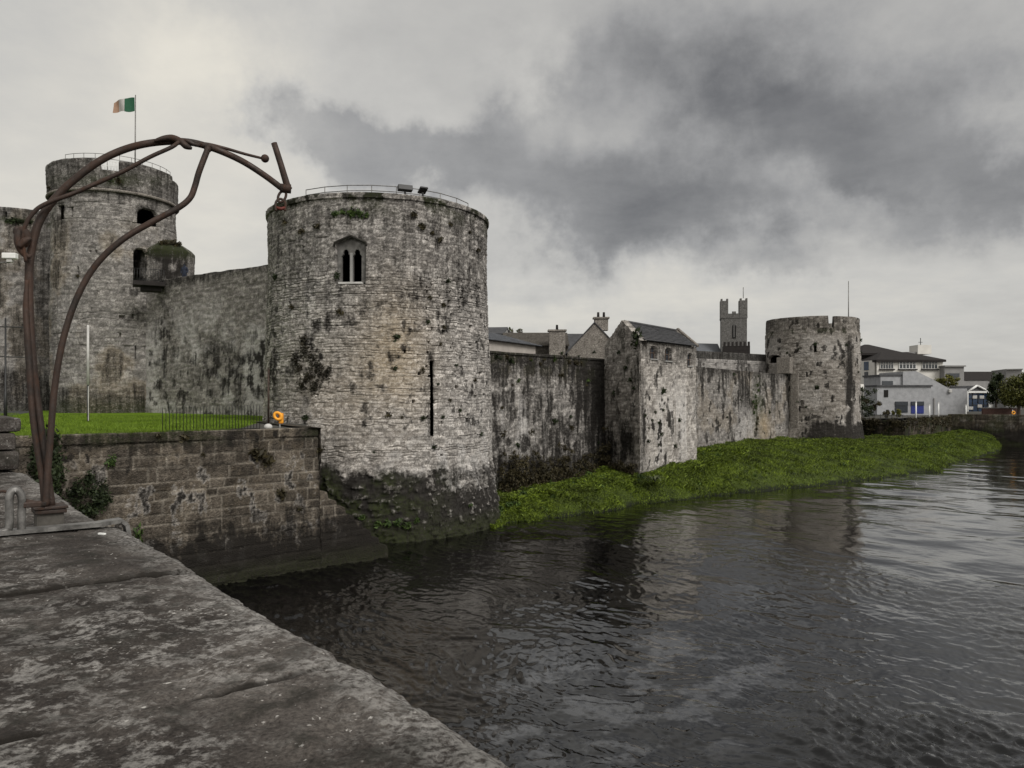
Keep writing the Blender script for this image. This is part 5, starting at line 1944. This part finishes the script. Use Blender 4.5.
for k, (px, py, d, s) in enumerate([(512, 505, 46.3, .9), (523, 496, 48.6, .9), (535, 491, 51, .9), (556, 488, 53, .8), (575, 486, 54.5, .9), (612, 480, 56, 1.0), (598, 487, 54.5, .8), (640, 478, 54.2, .7), (717, 453, 70, .9), (728, 452, 72, 1.1), (705, 462, 64, .6), (776, 446, 82, .9), (760, 447, 80, 1.0), (800, 444, 86, .8), (745, 462, 72, .8), (790, 455, 78, .8)]):
    p = pt(px, py, d)
    m2 = LOWP[k % 3].copy()
    m2.materials.append(M_LEAFGREEN)
    o = bpy.data.objects.new('low_shrub', m2)
    o.location = (p.x, p.y, p.z)
    o.scale = (s, s, s)
    o.rotation_euler = (0, 0, k * 1.3)
    COL.objects.link(o)
    tag(o, 'low leafy green shrub on the bank at the foot of the castle wall', 'shrub', 'low shrubs along the foot of the river wall')
# strap-leaved plant below the gabled tower
p = pt(655, 482, 53.6)
V, Fs = [], []
for k in range(60):
    a, l, w = random.uniform(0, 6.28), random.uniform(.6, 1.25), .035
    d0 = Vector((math.cos(a), math.sin(a), 0))
    s0 = Vector((-d0.y, d0.x, 0))
    pr_ = None
    for j in range(6):
        t = j / 5
        q = p + d0 * l * .75 * t + Vector((0, 0, l * (1.3 * t - 1.15 * t * t)))
        V += [q - s0 * w * (1.05 - t), q + s0 * w * (1.05 - t)]
        if j:
            i = len(V) - 4
            Fs.append((i, i + 1, i + 3, i + 2))
me = bpy.data.meshes.new('strap_plant')
me.from_pydata([tuple(v) for v in V], [], Fs)
tag(link('strap_plant', me, M_STRAP), 'pale strap-leaved plant at the foot of the gabled house tower', 'plant')

# ================================================================== ROOFS INSIDE THE CASTLE AND THE TOWN BEYOND
# long low building with a blue slate roof
hs = empty('low_hall', pt(505, 350, 66), 0, 'long low pale building with shallow blue slate roof behind the stained wall', 'building')
A0, A1 = gxy(470, 62), gxy(535.5, 70)
dv = np.array(A1) - np.array(A0)
dv /= np.linalg.norm(dv)
nv_ = np.array((-dv[1], dv[0]))
ez = zat(344, 69)
MB().poly_prism([A0, A1, tuple(np.array(A1) + nv_ * 7), tuple(np.array(A0) + nv_ * 7)], 5.8, ez).build('wall', M_PLASTER, hs)
o0, o1 = np.array(A0) - nv_ * .4, np.array(A1) - nv_ * .4 + dv * .5
m0, m1 = np.array(A0) + nv_ * 3.5, np.array(A1) + nv_ * 3.5 - dv * 1.5
q0, q1 = np.array(A0) + nv_ * 7.4, np.array(A1) + nv_ * 7.4 + dv * .5
slate_plane('roof', (*o0, ez), (*o1, ez - .12), (*m1, ez + 1.1), (*m0, ez + 1.1), M_SLATE_BLUE, hs, 8)
slate_plane('roof', (*q1, ez), (*q0, ez), (*m0, ez + 1.1), (*m1, ez + 1.1), M_SLATE_BLUE, hs, 4)
mb = MB()
mb.extrude_poly([(*o1, ez - .12), (*m1, ez + 1.08), (*q1, ez)], tuple(-dv * .1) + (0,))
mb.build('gable_end', M_SLATE_BLUE, hs)


def gable_house(name, label, c, w, l, rz, z0, ze, zr, wall, roof, cat='house', overhang=.25):
    """house with gable ends across local X, ridge along local Y"""
    ro = empty(name, (c[0], c[1], z0), 0, label, cat)
    ux_, uy_ = Vector((math.cos(rz), math.sin(rz), 0)), Vector((-math.sin(rz), math.cos(rz), 0))
    C_ = Vector((c[0], c[1], 0))

    def P(a, b, z):
        return C_ + ux_ * a + uy_ * b + Vector((0, 0, z))
    MB().extrude_poly([P(-w / 2, -l / 2, z0), P(w / 2, -l / 2, z0), P(w / 2, -l / 2, ze), P(0, -l / 2, zr - .05), P(-w / 2, -l / 2, ze)], uy_ * l).build('wall', wall, ro)
    ov_ = overhang
    sl_ = (zr - ze) / (w / 2)
    for s in (-1, 1):
        mb = MB()
        a, b = P(0, -l / 2 - .1, zr), P(s * (w / 2 + ov_), -l / 2 - .1, ze - ov_ * sl_)
        mb.extrude_poly([a, b, b + Vector((0, 0, .14)), a + Vector((0, 0, .14))], uy_ * (l + .2))
        mb.build('roof', roof, ro)
    return ro, P


def chimney(name_parent, c, size, z0, z1, pots, rz=0.0, mat=None):
    ch = MB().box((c[0], c[1], (z0 + z1) / 2), (size[0], size[1], z1 - z0), rz, bevel=.02)
    ch.box((c[0], c[1], z1 - .08), (size[0] + .25, size[1] + .25, .16), rz)
    o = ch.build('chimney', mat or M_STONEPLAIN, name_parent)
    for k in range(pots):
        q = Vector((c[0], c[1], 0)) + Vector((math.cos(rz), math.sin(rz), 0)) * ((k - (pots - 1) / 2) * .55)
        MB().tube([(q.x, q.y, z1 - .02), (q.x, q.y, z1 + .5)], [.13, .11], 8).build('pot', M_DARKROOF, o)
    return o


# gabled cottage with chimney behind the gabled tower
d_ = 74.0
cx_ = (600 - CX) / F * d_
gh2, Pf = gable_house('cottage', 'stone cottage gable with a chimney behind the gabled house tower', (cx_, d_ + 5), 5.2, 10, R(-6), 5.9, zat(352, d_), zat(323, d_), M_STONEPLAIN, M_SLATE)
chimney(gh2, ((602 - CX) / F * d_, d_ + .8), (1.3, .8), zat(330, d_), zat(316.5, d_), 2)
# dark range with stone stack
d_ = 76.0
gh3, Pf = gable_house('dark_range', 'dark roofless stone range with a broad chimney stack behind the stained wall', ((536 - CX) / F * d_, d_ + 3), 5.6, 6.4, R(90), 5.9, zat(345, d_), zat(334, d_ + 3), M_RUIN, M_RUIN, 'building')
chimney(gh3, ((557 - CX) / F * 75, 75), (1.55, 1.1), 5.9, zat(330, 75), 1)
d_ = 80.0
gable_house('slate_house', 'low dark slate roof between the chimney stack and the cottage', ((580 - CX) / F * d_, d_ + 3), 6, 5.4, R(90), 5.9, zat(352, d_), zat(335, d_ + 3), M_STONEPLAIN, M_SLATE)
d_ = 95.0
gable_house('grey_house', 'distant grey gabled roof peeping over the low pale building', ((494 - CX) / F * d_, d_ + 3), 6, 3.2, R(82), 5.9, zat(334, d_), zat(326, d_), M_GREYREND, M_SLATE)


# trees
def tree(name, label, base, h, crown_c, crown_r, mat, leaf, n, seed, group=None, lumps=26, cat='tree'):
    ro = empty(name, base, 0, label, cat, group)
    b = Vector(base)
    cc = Vector(crown_c)
    mb = MB()
    mb.tube([b - Vector((0, 0, .2)), b + (cc - b) * .5, cc + Vector((0, 0, crown_r[2] * .4))], [h * .028, h * .02, h * .006], 8, sub=3)
    r = random.Random(seed)
    for k in range(8):
        a = k * .785 + r.uniform(-.3, .3)
        s = b + (cc - b) * r.uniform(.45, .95)
        e = cc + Vector((math.cos(a) * crown_r[0] * .75, math.sin(a) * crown_r[1] * .75, r.uniform(-.2, .7) * crown_r[2]))
        mb.tube([s, s + (e - s) * .5 + Vector((0, 0, .25)), e], [h * .012, h * .008, h * .003], 5, sub=2)
    mb.build('trunk', M_BARK, ro)
    V, Fq_ = leaf_cloud(n, crown_r, leaf, seed, .3, 1.5, lumps=lumps)
    link('crown', np_mesh('crown', V + np.array(crown_c), Fq_, False), mat, ro)
    return ro


for k, (px, py, s) in enumerate([(503, 332, 1.0), (511, 330, .8), (520, 331, .9)]):
    d = 110
    p = pt(px, py, d)
    tree('young_tree', 'slender pale-leaved tree showing over the low pale building', (p.x, p.y, 6), 10, (p.x, p.y, p.z), (.55 * s, .5, .6 * s), M_STRAP, .22, 70, 40 + k, 'slender trees beyond the low building', 5)

# cathedral
cd = 225.0
ct = empty('cathedral', pt(736, 400, cd), 0, 'distant grey cathedral tower with tall stepped corner turrets and a long nave roof', 'cathedral')
cw_ = 25.5 / F * cd
ccx = (737 - CX) / F * cd
rot = R(-13)
zt_ = zat(318, cd)
MB().box((ccx, cd + cw_ / 2, zt_ / 2), (cw_ * .98, cw_ * .98, zt_), rot).build('tower', M_GREYSTONE, ct)
zz0 = zat(342, cd)
mb = MB()
ux_, uy_ = Vector((math.cos(rot), math.sin(rot), 0)), Vector((-math.sin(rot), math.cos(rot), 0))
cc = Vector((ccx, cd + cw_ / 2, 0))
hw = cw_ * .49
MB().box(cc + Vector((0, 0, zt_ + .25)), (hw * 2 + .3, hw * 2 + .3, .5), rot).build('string_course', M_GREYSTONE, ct)
for sx in (-1, 1):
    for sy in (-1, 1):
        c = cc + ux_ * (hw - .95) * sx + uy_ * (hw - .95) * sy
        zt2 = zat(300.5, cd)
        mb = MB()
        mb.box(c + Vector((0, 0, (zt_ + zt2) / 2)), (2.15, 2.15, zt2 - zt_), rot)
        for ax in (-1, 1):
            for ay in (-1, 1):
                mb.box(c + ux_ * ax * .8 + uy_ * ay * .8 + Vector((0, 0, zt2 + .28)), (.55, .55, .62), rot)
        mb.build('turret', M_GREYSTONE, ct)
mb = MB()
for f_, g_ in ((ux_, uy_), (uy_, ux_)):
    for s in (-1, 1):
        mb.box(cc + f_ * s * (hw - .3) + Vector((0, 0, zt_ + .9)), (2 * hw if f_ is uy_ else .6, .6 if f_ is uy_ else 2 * hw, .9), rot)
        mb.box(cc + f_ * s * (hw - .3) + Vector((0, 0, zt_ + 1.5)), (1.1 if f_ is uy_ else .6, .6 if f_ is uy_ else 1.1, .9), rot)
mb.build('parapet', M_GREYSTONE, ct)
wn = cc - uy_ * (hw + .02) + Vector((0, 0, zat(331, cd)))
MB().extrude_poly([wn + ux_ * a + Vector((0, 0, b)) for a, b in ((-.55, -2.2), (.55, -2.2), (.55, 1.4), (0, 2.4), (-.55, 1.4))], uy_ * .02 - uy_ * .06).build('window', M_DARKIN, ct)
MB().box(wn + Vector((0, 0, .2)) - uy_ * .08, (.14, .08, 4.0), rot).build('mullion', M_CUTSTONE, ct)
mb = MB()
lw_ = pt(712, 352, cd)
pcx = (736 - CX) / F * (cd - 4.5)
mb.box((pcx, cd - 4.5, zat(352, cd) / 2 + .5), (cw_ * .98, 6, zat(350, cd) + 1), rot)
for k in range(7):
    c = Vector((pcx, cd - 4.5, zat(350, cd) + 1.2)) + ux_ * (-3.3 + 6.6 * k / 6) - uy_ * 2.8
    mb.box(c, (.62, .5, 1.3), rot)
mb.build('porch_battlements', M_DARKROOF, ct)
nr = MB()
x0_, x1_ = (690 - CX) / F * cd, (725 - CX) / F * cd
nr.extrude_poly([(x0_, cd - 1, zat(355, cd)), (x0_, cd - 1, 5), (x0_, cd + 11, 5), (x0_, cd + 11, zat(355, cd)), (x0_, cd + 5, zat(343, cd + 5))], (x1_ - x0_, 3, 0))
nr.build('nave_roof', M_SLATE_BLUE, ct)
o = MB().tube([cc + ux_ * (hw - 1) - uy_ * (hw - 1) + Vector((0, 0, zat(298, cd))), cc + ux_ * (hw - 1) - uy_ * (hw - 1) + Vector((0, 0, zat(287, cd)))], .10, 5).build('lightning_rod', M_GALV, ct)

# ------------------------------------------------------------------ municipal block with dark hipped roofs
D_ = 178.0
cv = empty('office_block', pt(905, 412, D_), 0, 'cream office block with dark hipped roofs and ribbon windows beyond the far tower', 'office building')


def bx(px, d):
    return (px - CX) / F * d


def hip_roof(mb, x0, x1, y0, y1, ze, zr, hip):
    a = [(x0, y0, ze), (x1, y0, ze), (x1, y1, ze), (x0, y1, ze)]
    ym = (y0 + y1) / 2
    r = [(x0 + hip, ym, zr), (x1 - hip, ym, zr)]
    v = [mb.bm.verts.new(q) for q in a + r]
    for f in ((0, 1, 5, 4), (1, 2, 5), (2, 3, 4, 5), (3, 0, 4), (3, 2, 1, 0)):
        mb.bm.faces.new([v[i] for i in f])
    mb.box(((x0 + x1) / 2, (y0 + y1) / 2, ze - .25), (x1 - x0, y1 - y0, .5))


x0, x1 = bx(877, D_), bx(943, D_)
ze = zat(360.5, D_)
MB().poly_prism([(x0, D_), (x1, D_), (x1, D_ + 14), (x0, D_ + 14)], 4.3, ze).build('wall', M_CREAM, cv)
mb = MB()
hip_roof(mb, x0 - .5, x1 + .3, D_ - .8, D_ + 15, ze + .15, zat(352, D_ + 7), 5)
mb.build('roof', M_DARKROOF, cv)
xl0, xl1 = bx(858, D_ + 8), bx(877, D_)
MB().poly_prism([(xl1 - .3, D_ + .5), (xl1 - .3, D_ + 30), (xl0 - 2, D_ + 30), (xl0 - 5, D_ + 24)], 4.3, ze + .1).build('wing', M_CREAM, cv)
mb = MB()
hip_roof(mb, bx(850, D_ + 14), bx(902, D_ + 10), D_ + 8, D_ + 26, zat(353, D_ + 8), zat(344.5, D_ + 17), 5)
mb.build('wing_roof', M_DARKROOF, cv)
for k, (a, b) in enumerate(((880, 893), (899, 915.5), (922, 937))):
    xa, xb = bx(a, D_), bx(b, D_)
    zc, hh = zat(365, D_), 1.75
    w_ = MB().box(((xa + xb) / 2, D_ - .05, zc), (xb - xa, .16, hh)).build('window', M_GLASS, cv)
    mb = MB()
    for j in range(6):
        mb.box((xa + (xb - xa) * j / 5, D_ - .17, zc), (.13, .1, hh))
    for z_ in (-.5, 0.12, .5):
        mb.box(((xa + xb) / 2, D_ - .165, zc + z_ * hh), (xb - xa, .08, .12))
    mb.build('glazing_bars', M_WHITE if k == 1 else M_OFFWHITE, w_)
    MB().box(((xa + xb) / 2, D_ - .25, zc - hh / 2 - .18), (xb - xa + .5, .5, .26)).build('sill', M_DARKROOF, w_)
for k in range(4):
    t = .12 + .22 * k
    q = np.array((xl1 - .3, D_ + .5)) * (1 - t) + np.array((xl0 - 5, D_ + 24)) * t
    ang = math.atan2(23.5, (xl0 - 5) - (xl1 - .3))
    MB().box((q[0] - .02, q[1] - .08, zat(364, D_) - .3), (1.5, .2, 2.0), ang).build('wing_window', M_BLUEGLASS, cv)
    MB().box((q[0] - .02, q[1] - .08, zat(375, D_)), (1.2, .2, 1.7), ang).build('wing_window', M_GLASS, cv)
xa, xb = bx(913.5, D_ + 9), bx(927, D_ + 9)
MB().box(((xa + xb) / 2, D_ + 9, zat(350, D_ + 9)), (xb - xa, 4, 2.2)).build('plant_room', M_CREAM, cv)
MB().box((bx(909, D_ + 9), D_ + 9, zat(352, D_)), (3, 3, 1.0)).build('roof_step', M_GREYREND, cv)
p = pt(920.5, 348, D_ + 9)
MB().tube([p, pt(920.5, 338, D_ + 9)], .09, 5).tube([p + Vector((-.5, 0, 1.4)), p + Vector((.5, 0, 1.4))], .06, 5).build('aerial', M_BLACK, cv)
ann = empty('annexe', pt(955, 400, 176), 0, 'plain grey flat-roofed annexe beside the cream office block', 'building')
xa, xb = bx(944.5, 176), bx(964, 176)
MB().poly_prism([(xa, 176), (xb, 176), (xb, 188), (xa, 188)], 4.3, zat(366.5, 176)).build('wall', M_GREYREND, ann)
MB().box(((xa + xb) / 2, 181.8, zat(366.5, 176) + .1), (xb - xa + .4, 12.6, .3)).build('roof', M_GREYREND, ann)
MB().box((bx(953, 176), 175.95, zat(377, 176)), (bx(959, 176) - bx(946.5, 176), .14, 1.7)).build('window', M_GLASS, ann)

# stone building with a sloping roofline by the slip
sd_ = 138.0
sb = empty('slip_building', pt(920, 413, sd_), 0, 'grey stone building with one long sloping roofline and a blue shutter', 'building')
M_STONEB = simple_mat('pale_grey_stonework', (.30, .303, .312), .9, var=.16, scale=1.6, bump=.3, bscale=6)
zb_ = 4.3
pf = [(903, 389), (903, 371.5), (916, 371), (932, 379), (949, 388.5), (967, 388.5), (967, 415)]
mb = MB()
mb.extrude_poly([(bx(903, sd_), sd_, zb_)] + [(bx(a, sd_), sd_, zat(b, sd_)) for a, b in pf[1:-1]] + [(bx(967, sd_), sd_, zb_)], (0, 9, 0))
mb.build('sloping_wall', M_STONEB, sb)
lo = MB().poly_prism([(bx(877, 134), 134), (bx(931, 134), 134), (bx(931, 134), 138.2), (bx(877, 134), 138.2)], zb_, zat(386.5, 134)).build('low_block', M_STONEB, sb)
MB().box((bx(904, 134), 136, zat(386.5, 134) + .12), (bx(931, 134) - bx(877, 134) + .3, 4.5, .28)).build('coping', M_SLATE, sb)
MB().poly_prism([(bx(879, 139), 138.4), (bx(902.9, 139), 138.4), (bx(902.9, 139), 145), (bx(879, 139), 145)], zb_, zat(376, 139)).build('tall_block', M_STONEB, sb)
MB().box((bx(890.5, 139), 141.7, zat(376, 139) + .1), (bx(902.9, 139) - bx(879, 139) + .3, 6.9, .3)).build('coping', M_SLATE, sb)
for a, b, c, d, m, nm in ((895, 907.5, 401.5, 412.5, M_GLASS, 'window'), (911, 923.5, 401.5, 413.5, M_BLUEDOOR, 'shutter_door'), (884, 888, 390, 397, M_DARKIN, 'window')):
    w_ = MB().box(((bx(a, 134) + bx(b, 134)) / 2, 133.97, (zat(c, 134) + zat(d, 134)) / 2), (bx(b, 134) - bx(a, 134), .16, zat(c, 134) - zat(d, 134))).build(nm, m, sb)
    if a > 890:
        MB().box(((bx(a, 134) + bx(b, 134)) / 2, 133.84, zat(c, 134) - .35), (bx(b, 134) - bx(a, 134), .1, .7)).build('fanlight', M_GLASS, w_)
MB().box((bx(888.5, 138), 138.35, zat(384, 138)), (1.9, .14, 1.1)).build('window', M_GLASS, sb)
MB().box((bx(934, 138), 137.97, zat(407, 138) + .1), (.25, .25, 3)).build('downpipe', M_GREYREND, sb)
p = pt(950, 391, 137.8)
MB().box(p, (.5, .5, .6), bevel=.1).build('wall_lamp', M_OFFWHITE, sb)

# white-framed glass pavilion
gd = 140.0
gp_ = empty('glass_pavilion', pt(978, 412, gd), 0, 'white-framed glass pavilion with a pointed gable beside the stone building', 'pavilion')
xa, xb = bx(967.5, gd), bx(989.5, gd)
zb2, ze2, zr2 = zat(411.5, gd), zat(392, gd), zat(385.5, gd)
xm = bx(977, gd)
MB().poly_prism([(xa + .1, gd + .15), (xb - .1, gd + .15), (xb - .1, gd + 8), (xa + .1, gd + 8)], zb2, ze2).build('glazing', M_BLUEGLASS, gp_)
MB().extrude_poly([(xa, gd + .1, ze2), (xb, gd + .1, ze2), (xm, gd + .1, zr2)], (0, 8, 0)).build('gable', M_SLATE, gp_)
mb = MB()
mb.box((xb, gd, (zb2 + ze2) / 2), (.42, .3, ze2 - zb2))
mb.box((xa, gd, (zb2 + ze2) / 2), (.2, .3, ze2 - zb2))
mb.box(((xa + xb) / 2, gd - .01, ze2), (xb - xa + .3, .3, .35))
mb.build('frame', M_WHITE, gp_)
mb = MB()
for s_ in ((xa, xm), (xb, xm)):
    mb.tube([(s_[0], gd - .02, ze2), (s_[1], gd - .02, zr2)], .2, 4)
mb.build('barge_boards', M_WHITE, gp_)
mb = MB()
for k in range(1, 4):
    mb.box((xa + (xb - xa) * k / 4, gd + .1, (zb2 + ze2) / 2), (.08, .1, ze2 - zb2))
for k in (1, 2):
    mb.box(((xa + xb) / 2, gd + .095, zb2 + (ze2 - zb2) * k / 3), (xb - xa, .08, .08))
mb.build('glazing_bars', M_BLACK, gp_)
for a, b in ((975, 397), (982, 397), (971, 408), (980, 406)):
    MB().box((bx(a, gd), gd + .06, zat(b, gd)), (.8, .1, .55)).build('notice', M_OFFWHITE, gp_)

# far buildings
o, Pf = gable_house('terrace', 'long dark roofed terrace on the skyline behind the pavilion', (bx(985, 300), 305), 10, 26, R(90), 4.3, zat(380, 300), zat(371.5, 300), M_GREYREND, M_DARKROOF, 'building')
cb = empty('concrete_block', pt(1014, 400, 210), 0, 'flat grey concrete block rising behind the riverside trees', 'building')
MB().poly_prism([(bx(1006, 210), 210), (bx(1017, 210), 208), (bx(1032, 210), 216), (bx(1020, 210), 222)], 4.3, zat(370, 210)).build('wall', M_GREYREND, cb)
MB().poly_prism([(bx(1005.6, 210), 209.6), (bx(1017, 210), 207.5), (bx(1033, 210), 216), (bx(1020, 210), 222.6)], zat(370, 210), zat(369, 210)).build('roof', M_GREYREND, cb)

# riverside trees, bushes
p = pt(1018, 412, 128)
tree('broad_tree', 'broad round-headed yellow-green tree by the far river wall', (p.x, p.y, 4.3), 8, (p.x + .3, p.y, zat(391, 128)), (3.8, 3.6, 3.4), M_LEAFTREE, .30, 10500, 71, None, 64)
p = pt(996, 412, 134)
tree('dark_tree', 'narrow dark tree between the pavilion and the broad tree', (p.x, p.y, 4.3), 8, (p.x, p.y, zat(388, 134)), (1.8, 1.8, 3.3), M_LEAFTREED, .36, 2200, 72, None, 22)
p = pt(1040, 412, 134)
tree('dark_tree', 'dark leafy tree just past the broad tree on the far river wall', (p.x, p.y, 4.3), 9, (p.x, p.y, zat(384, 134)), (4.2, 4, 3.6), M_LEAFTREED, .4, 3000, 73, None, 30)
p = pt(948, 388, 150)
tree('bushy_tree', 'small yellow-green tree rising behind the sloping stone roofline', (p.x, p.y, 4.3), 6, (p.x, p.y, zat(381, 150)), (2.3, 1.8, 1.6), M_LEAFYEL, .34, 1300, 74, None, 16)
for k, (px, py, d, s, m) in enumerate([(868, 396, 132, 2.1, M_LEAFTREED), (872, 405, 124, 1.5, M_LEAFBROWN), (866, 410, 120, 1.7, M_LEAFDARK), (897, 413, 112, .7, M_LEAFYEL), (886, 414, 112, .6, M_LEAFBROWN)]):
    p = pt(px, py, d)
    o = link('garden_shrub', leaf_mesh('garden_shrub', 500, (s, s, s), .3, 1000 + k, .2, 1.5, lumps=9), m)
    o.location = p
    lab = ['tall dark shrub beside the far round tower under the office block', 'brown shrub between the far tower and the stone building', 'blackish low shrub against the foot of the far tower', 'tiny yellowish shrub on the slip in front of the stone building', 'tiny brown shrub behind the thin slip railing'][k]
    tag(o, lab, 'shrub')
# glazed canopy between
cn = empty('glass_canopy', pt(870, 390, 150), 0, 'pale glazed canopy between the far tower and the stone building', 'canopy')
a, b = pt(858, 386, 150), pt(878, 386, 150)
MB().extrude_poly([(a.x, 149, zat(389, 150)), (b.x, 149, zat(389, 150)), (b.x, 153, zat(384.5, 150)), (a.x, 153, zat(384.5, 150))], (0, 0, .12)).build('roof', M_CREAM, cn)
for q in (a.x + .5, (a.x + b.x) / 2, b.x - .3):
    MB().tube([(q, 149.3, 4.3), (q, 149.3, zat(389, 150))], .08, 6).build('post', M_BLACK, cn)

# low ivy-topped slip wall and the far river wall
sw = empty('slip_wall', (51.2, 100, 2), 0, 'low dark overgrown wall turning a corner behind the far tower', 'river wall')
HL, HC, HR_ = np.array(gxy(860, 104.5)), np.array(gxy(905, 100.0)), np.array(gxy(951, 122.0))
mdk = lambda U, V, PX, PY: (.55 + .35 * sst(.4, .6, fbm(U, V, 601, 4)), .6 * sst(.42, .58, fbm(U * .8, V * .8, 603, 4)), .25 + 0 * U, 0 * U)
masonry('wall', Line(HL, HC), .6, zat(420.5, 100), .16, M_ASHLAR, sw, ch=.3, sw=.6, relief=.06, edge=.06, seed=71, mask=mdk, cap=((.6, 0), (.61, -.3)))
masonry('wing', Line(HC, HR_), .4, zat(420.5, 100), .16, M_ASHLAR, sw, ch=.3, sw=.6, relief=.06, edge=.06, seed=72, mask=mdk, cap=((.6, 0), (.61, -.3)))
vv_, ff_, n_ = [], [], 0
for k in range(150):
    t = r_.random()
    if k < 55:
        q = HL * (1 - t) + HC * t
    else:
        q = HC * (1 - t) + HR_ * t
    a, b = leaf_cloud(46, (.55, .4, .42), .17, 1100 + k, .1, 1.6)
    vv_.append(a + np.array((q[0] - .05, q[1] - .12, zat(420.5, 100) - abs(r_.normal()) * .9 + .1)))
    ff_.append(b + n_)
    n_ += 184
tag(link('ivy_hedge', np_mesh('ivy_hedge', np.concatenate(vv_), np.concatenate(ff_), False), M_LEAFBROWN), 'brownish ivy smothering the top of the low slip wall', 'ivy')
fwl = empty('river_wall', (*gxy(990, 119), 0), 0, 'dark stone river wall below the trees on the far side of the water', 'river wall')
masonry('wall', Line(gxy(948, 124.5), gxy(1075, 114)), -1, zat(414.5, 120), .2, M_ASHLAR, fwl, ch=.32, sw=.7, relief=.06, edge=.06, seed=75,
        mask=lambda U, V, PX, PY: (.45 + .5 * sst(3.2, 1.6, V + 1.2 * (fbm(U * .5, V * .5, 701, 4) - .5)), .45 * sst(.45, .6, fbm(U * .7, V * .7, 703, 4)), .1 + 0 * U, .25 * sst(.62, .68, fbm(U, V, 705, 4))), cap=((.8, 0), (.81, -.4)))
rw = empty('red_wall', pt(1002, 411, 131), 0, 'low red brick wall under the broad tree', 'brick wall')
MB().box((bx(1001, 131), 131, 4.9), (6.4, .4, 1.4)).build('wall', M_BRICKRED, rw)
MB().box((bx(1001, 131), 131, 5.65), (6.6, .5, .12)).build('coping', M_CUTSTONE, rw)
lf = empty('lifebuoy', pt(1013.5, 413, 121), 0, 'orange lifebuoy on a short post at the far river wall', 'lifebuoy')
p = pt(1013.5, 413, 119.5)
MB().ring((p.x, p.y, p.z + .05), .22, .085, (0, -1, .0), 18).build('ring', M_ORANGE, lf)
MB().tube([(p.x, p.y + .2, 4.0), (p.x, p.y + .2, p.z + .5)], .06, 6).build('post', M_OFFWHITE, lf)
# thin slip railing and lamp posts
sr = empty('slip_railing', pt(885, 418, 108), 0, 'thin dark railing on the slip in front of the stone building', 'railing')
mb = MB()
A_, B2 = np.array(gxy(864, 110)), np.array(gxy(903, 106))
zt3 = zat(415, 108)
for k in range(8):
    q = A_ + (B2 - A_) * k / 7
    mb.tube([(*q, 3.6), (*q, zt3 + .1)], .05, 5)
mb.build('posts', M_BLACK, sr)
mb = MB()
for h_ in (0, .5):
    mb.tube([(*A_, zt3 - h_), (*B2, zt3 - h_)], .04, 5)
mb.build('rails', M_BLACK, sr)
for k, (px, t0, b0_, d) in enumerate(((916, 402, 419, 112), (929.5, 405, 417, 122), (938.5, 403, 416, 125), (966, 405, 416, 130))):
    a, b = pt(px, t0, d), pt(px, b0_, d)
    ro = empty('slip_post', b, 0, ['nearest of the slim white posts on the slip', 'slim white post at the corner of the front block', 'slim white post before the sloping stone wall', 'slim white post between the stone building and the pavilion'][k], 'post', 'slim white posts on the slip')
    MB().tube([(b.x, b.y, b.z - .5), (a.x, a.y, a.z)], .10, 8).build('shaft', M_WHITE, ro)
    MB().sphere((a.x, a.y, a.z), .14, (1, 1, .6)).build('cap', M_OFFWHITE, ro)
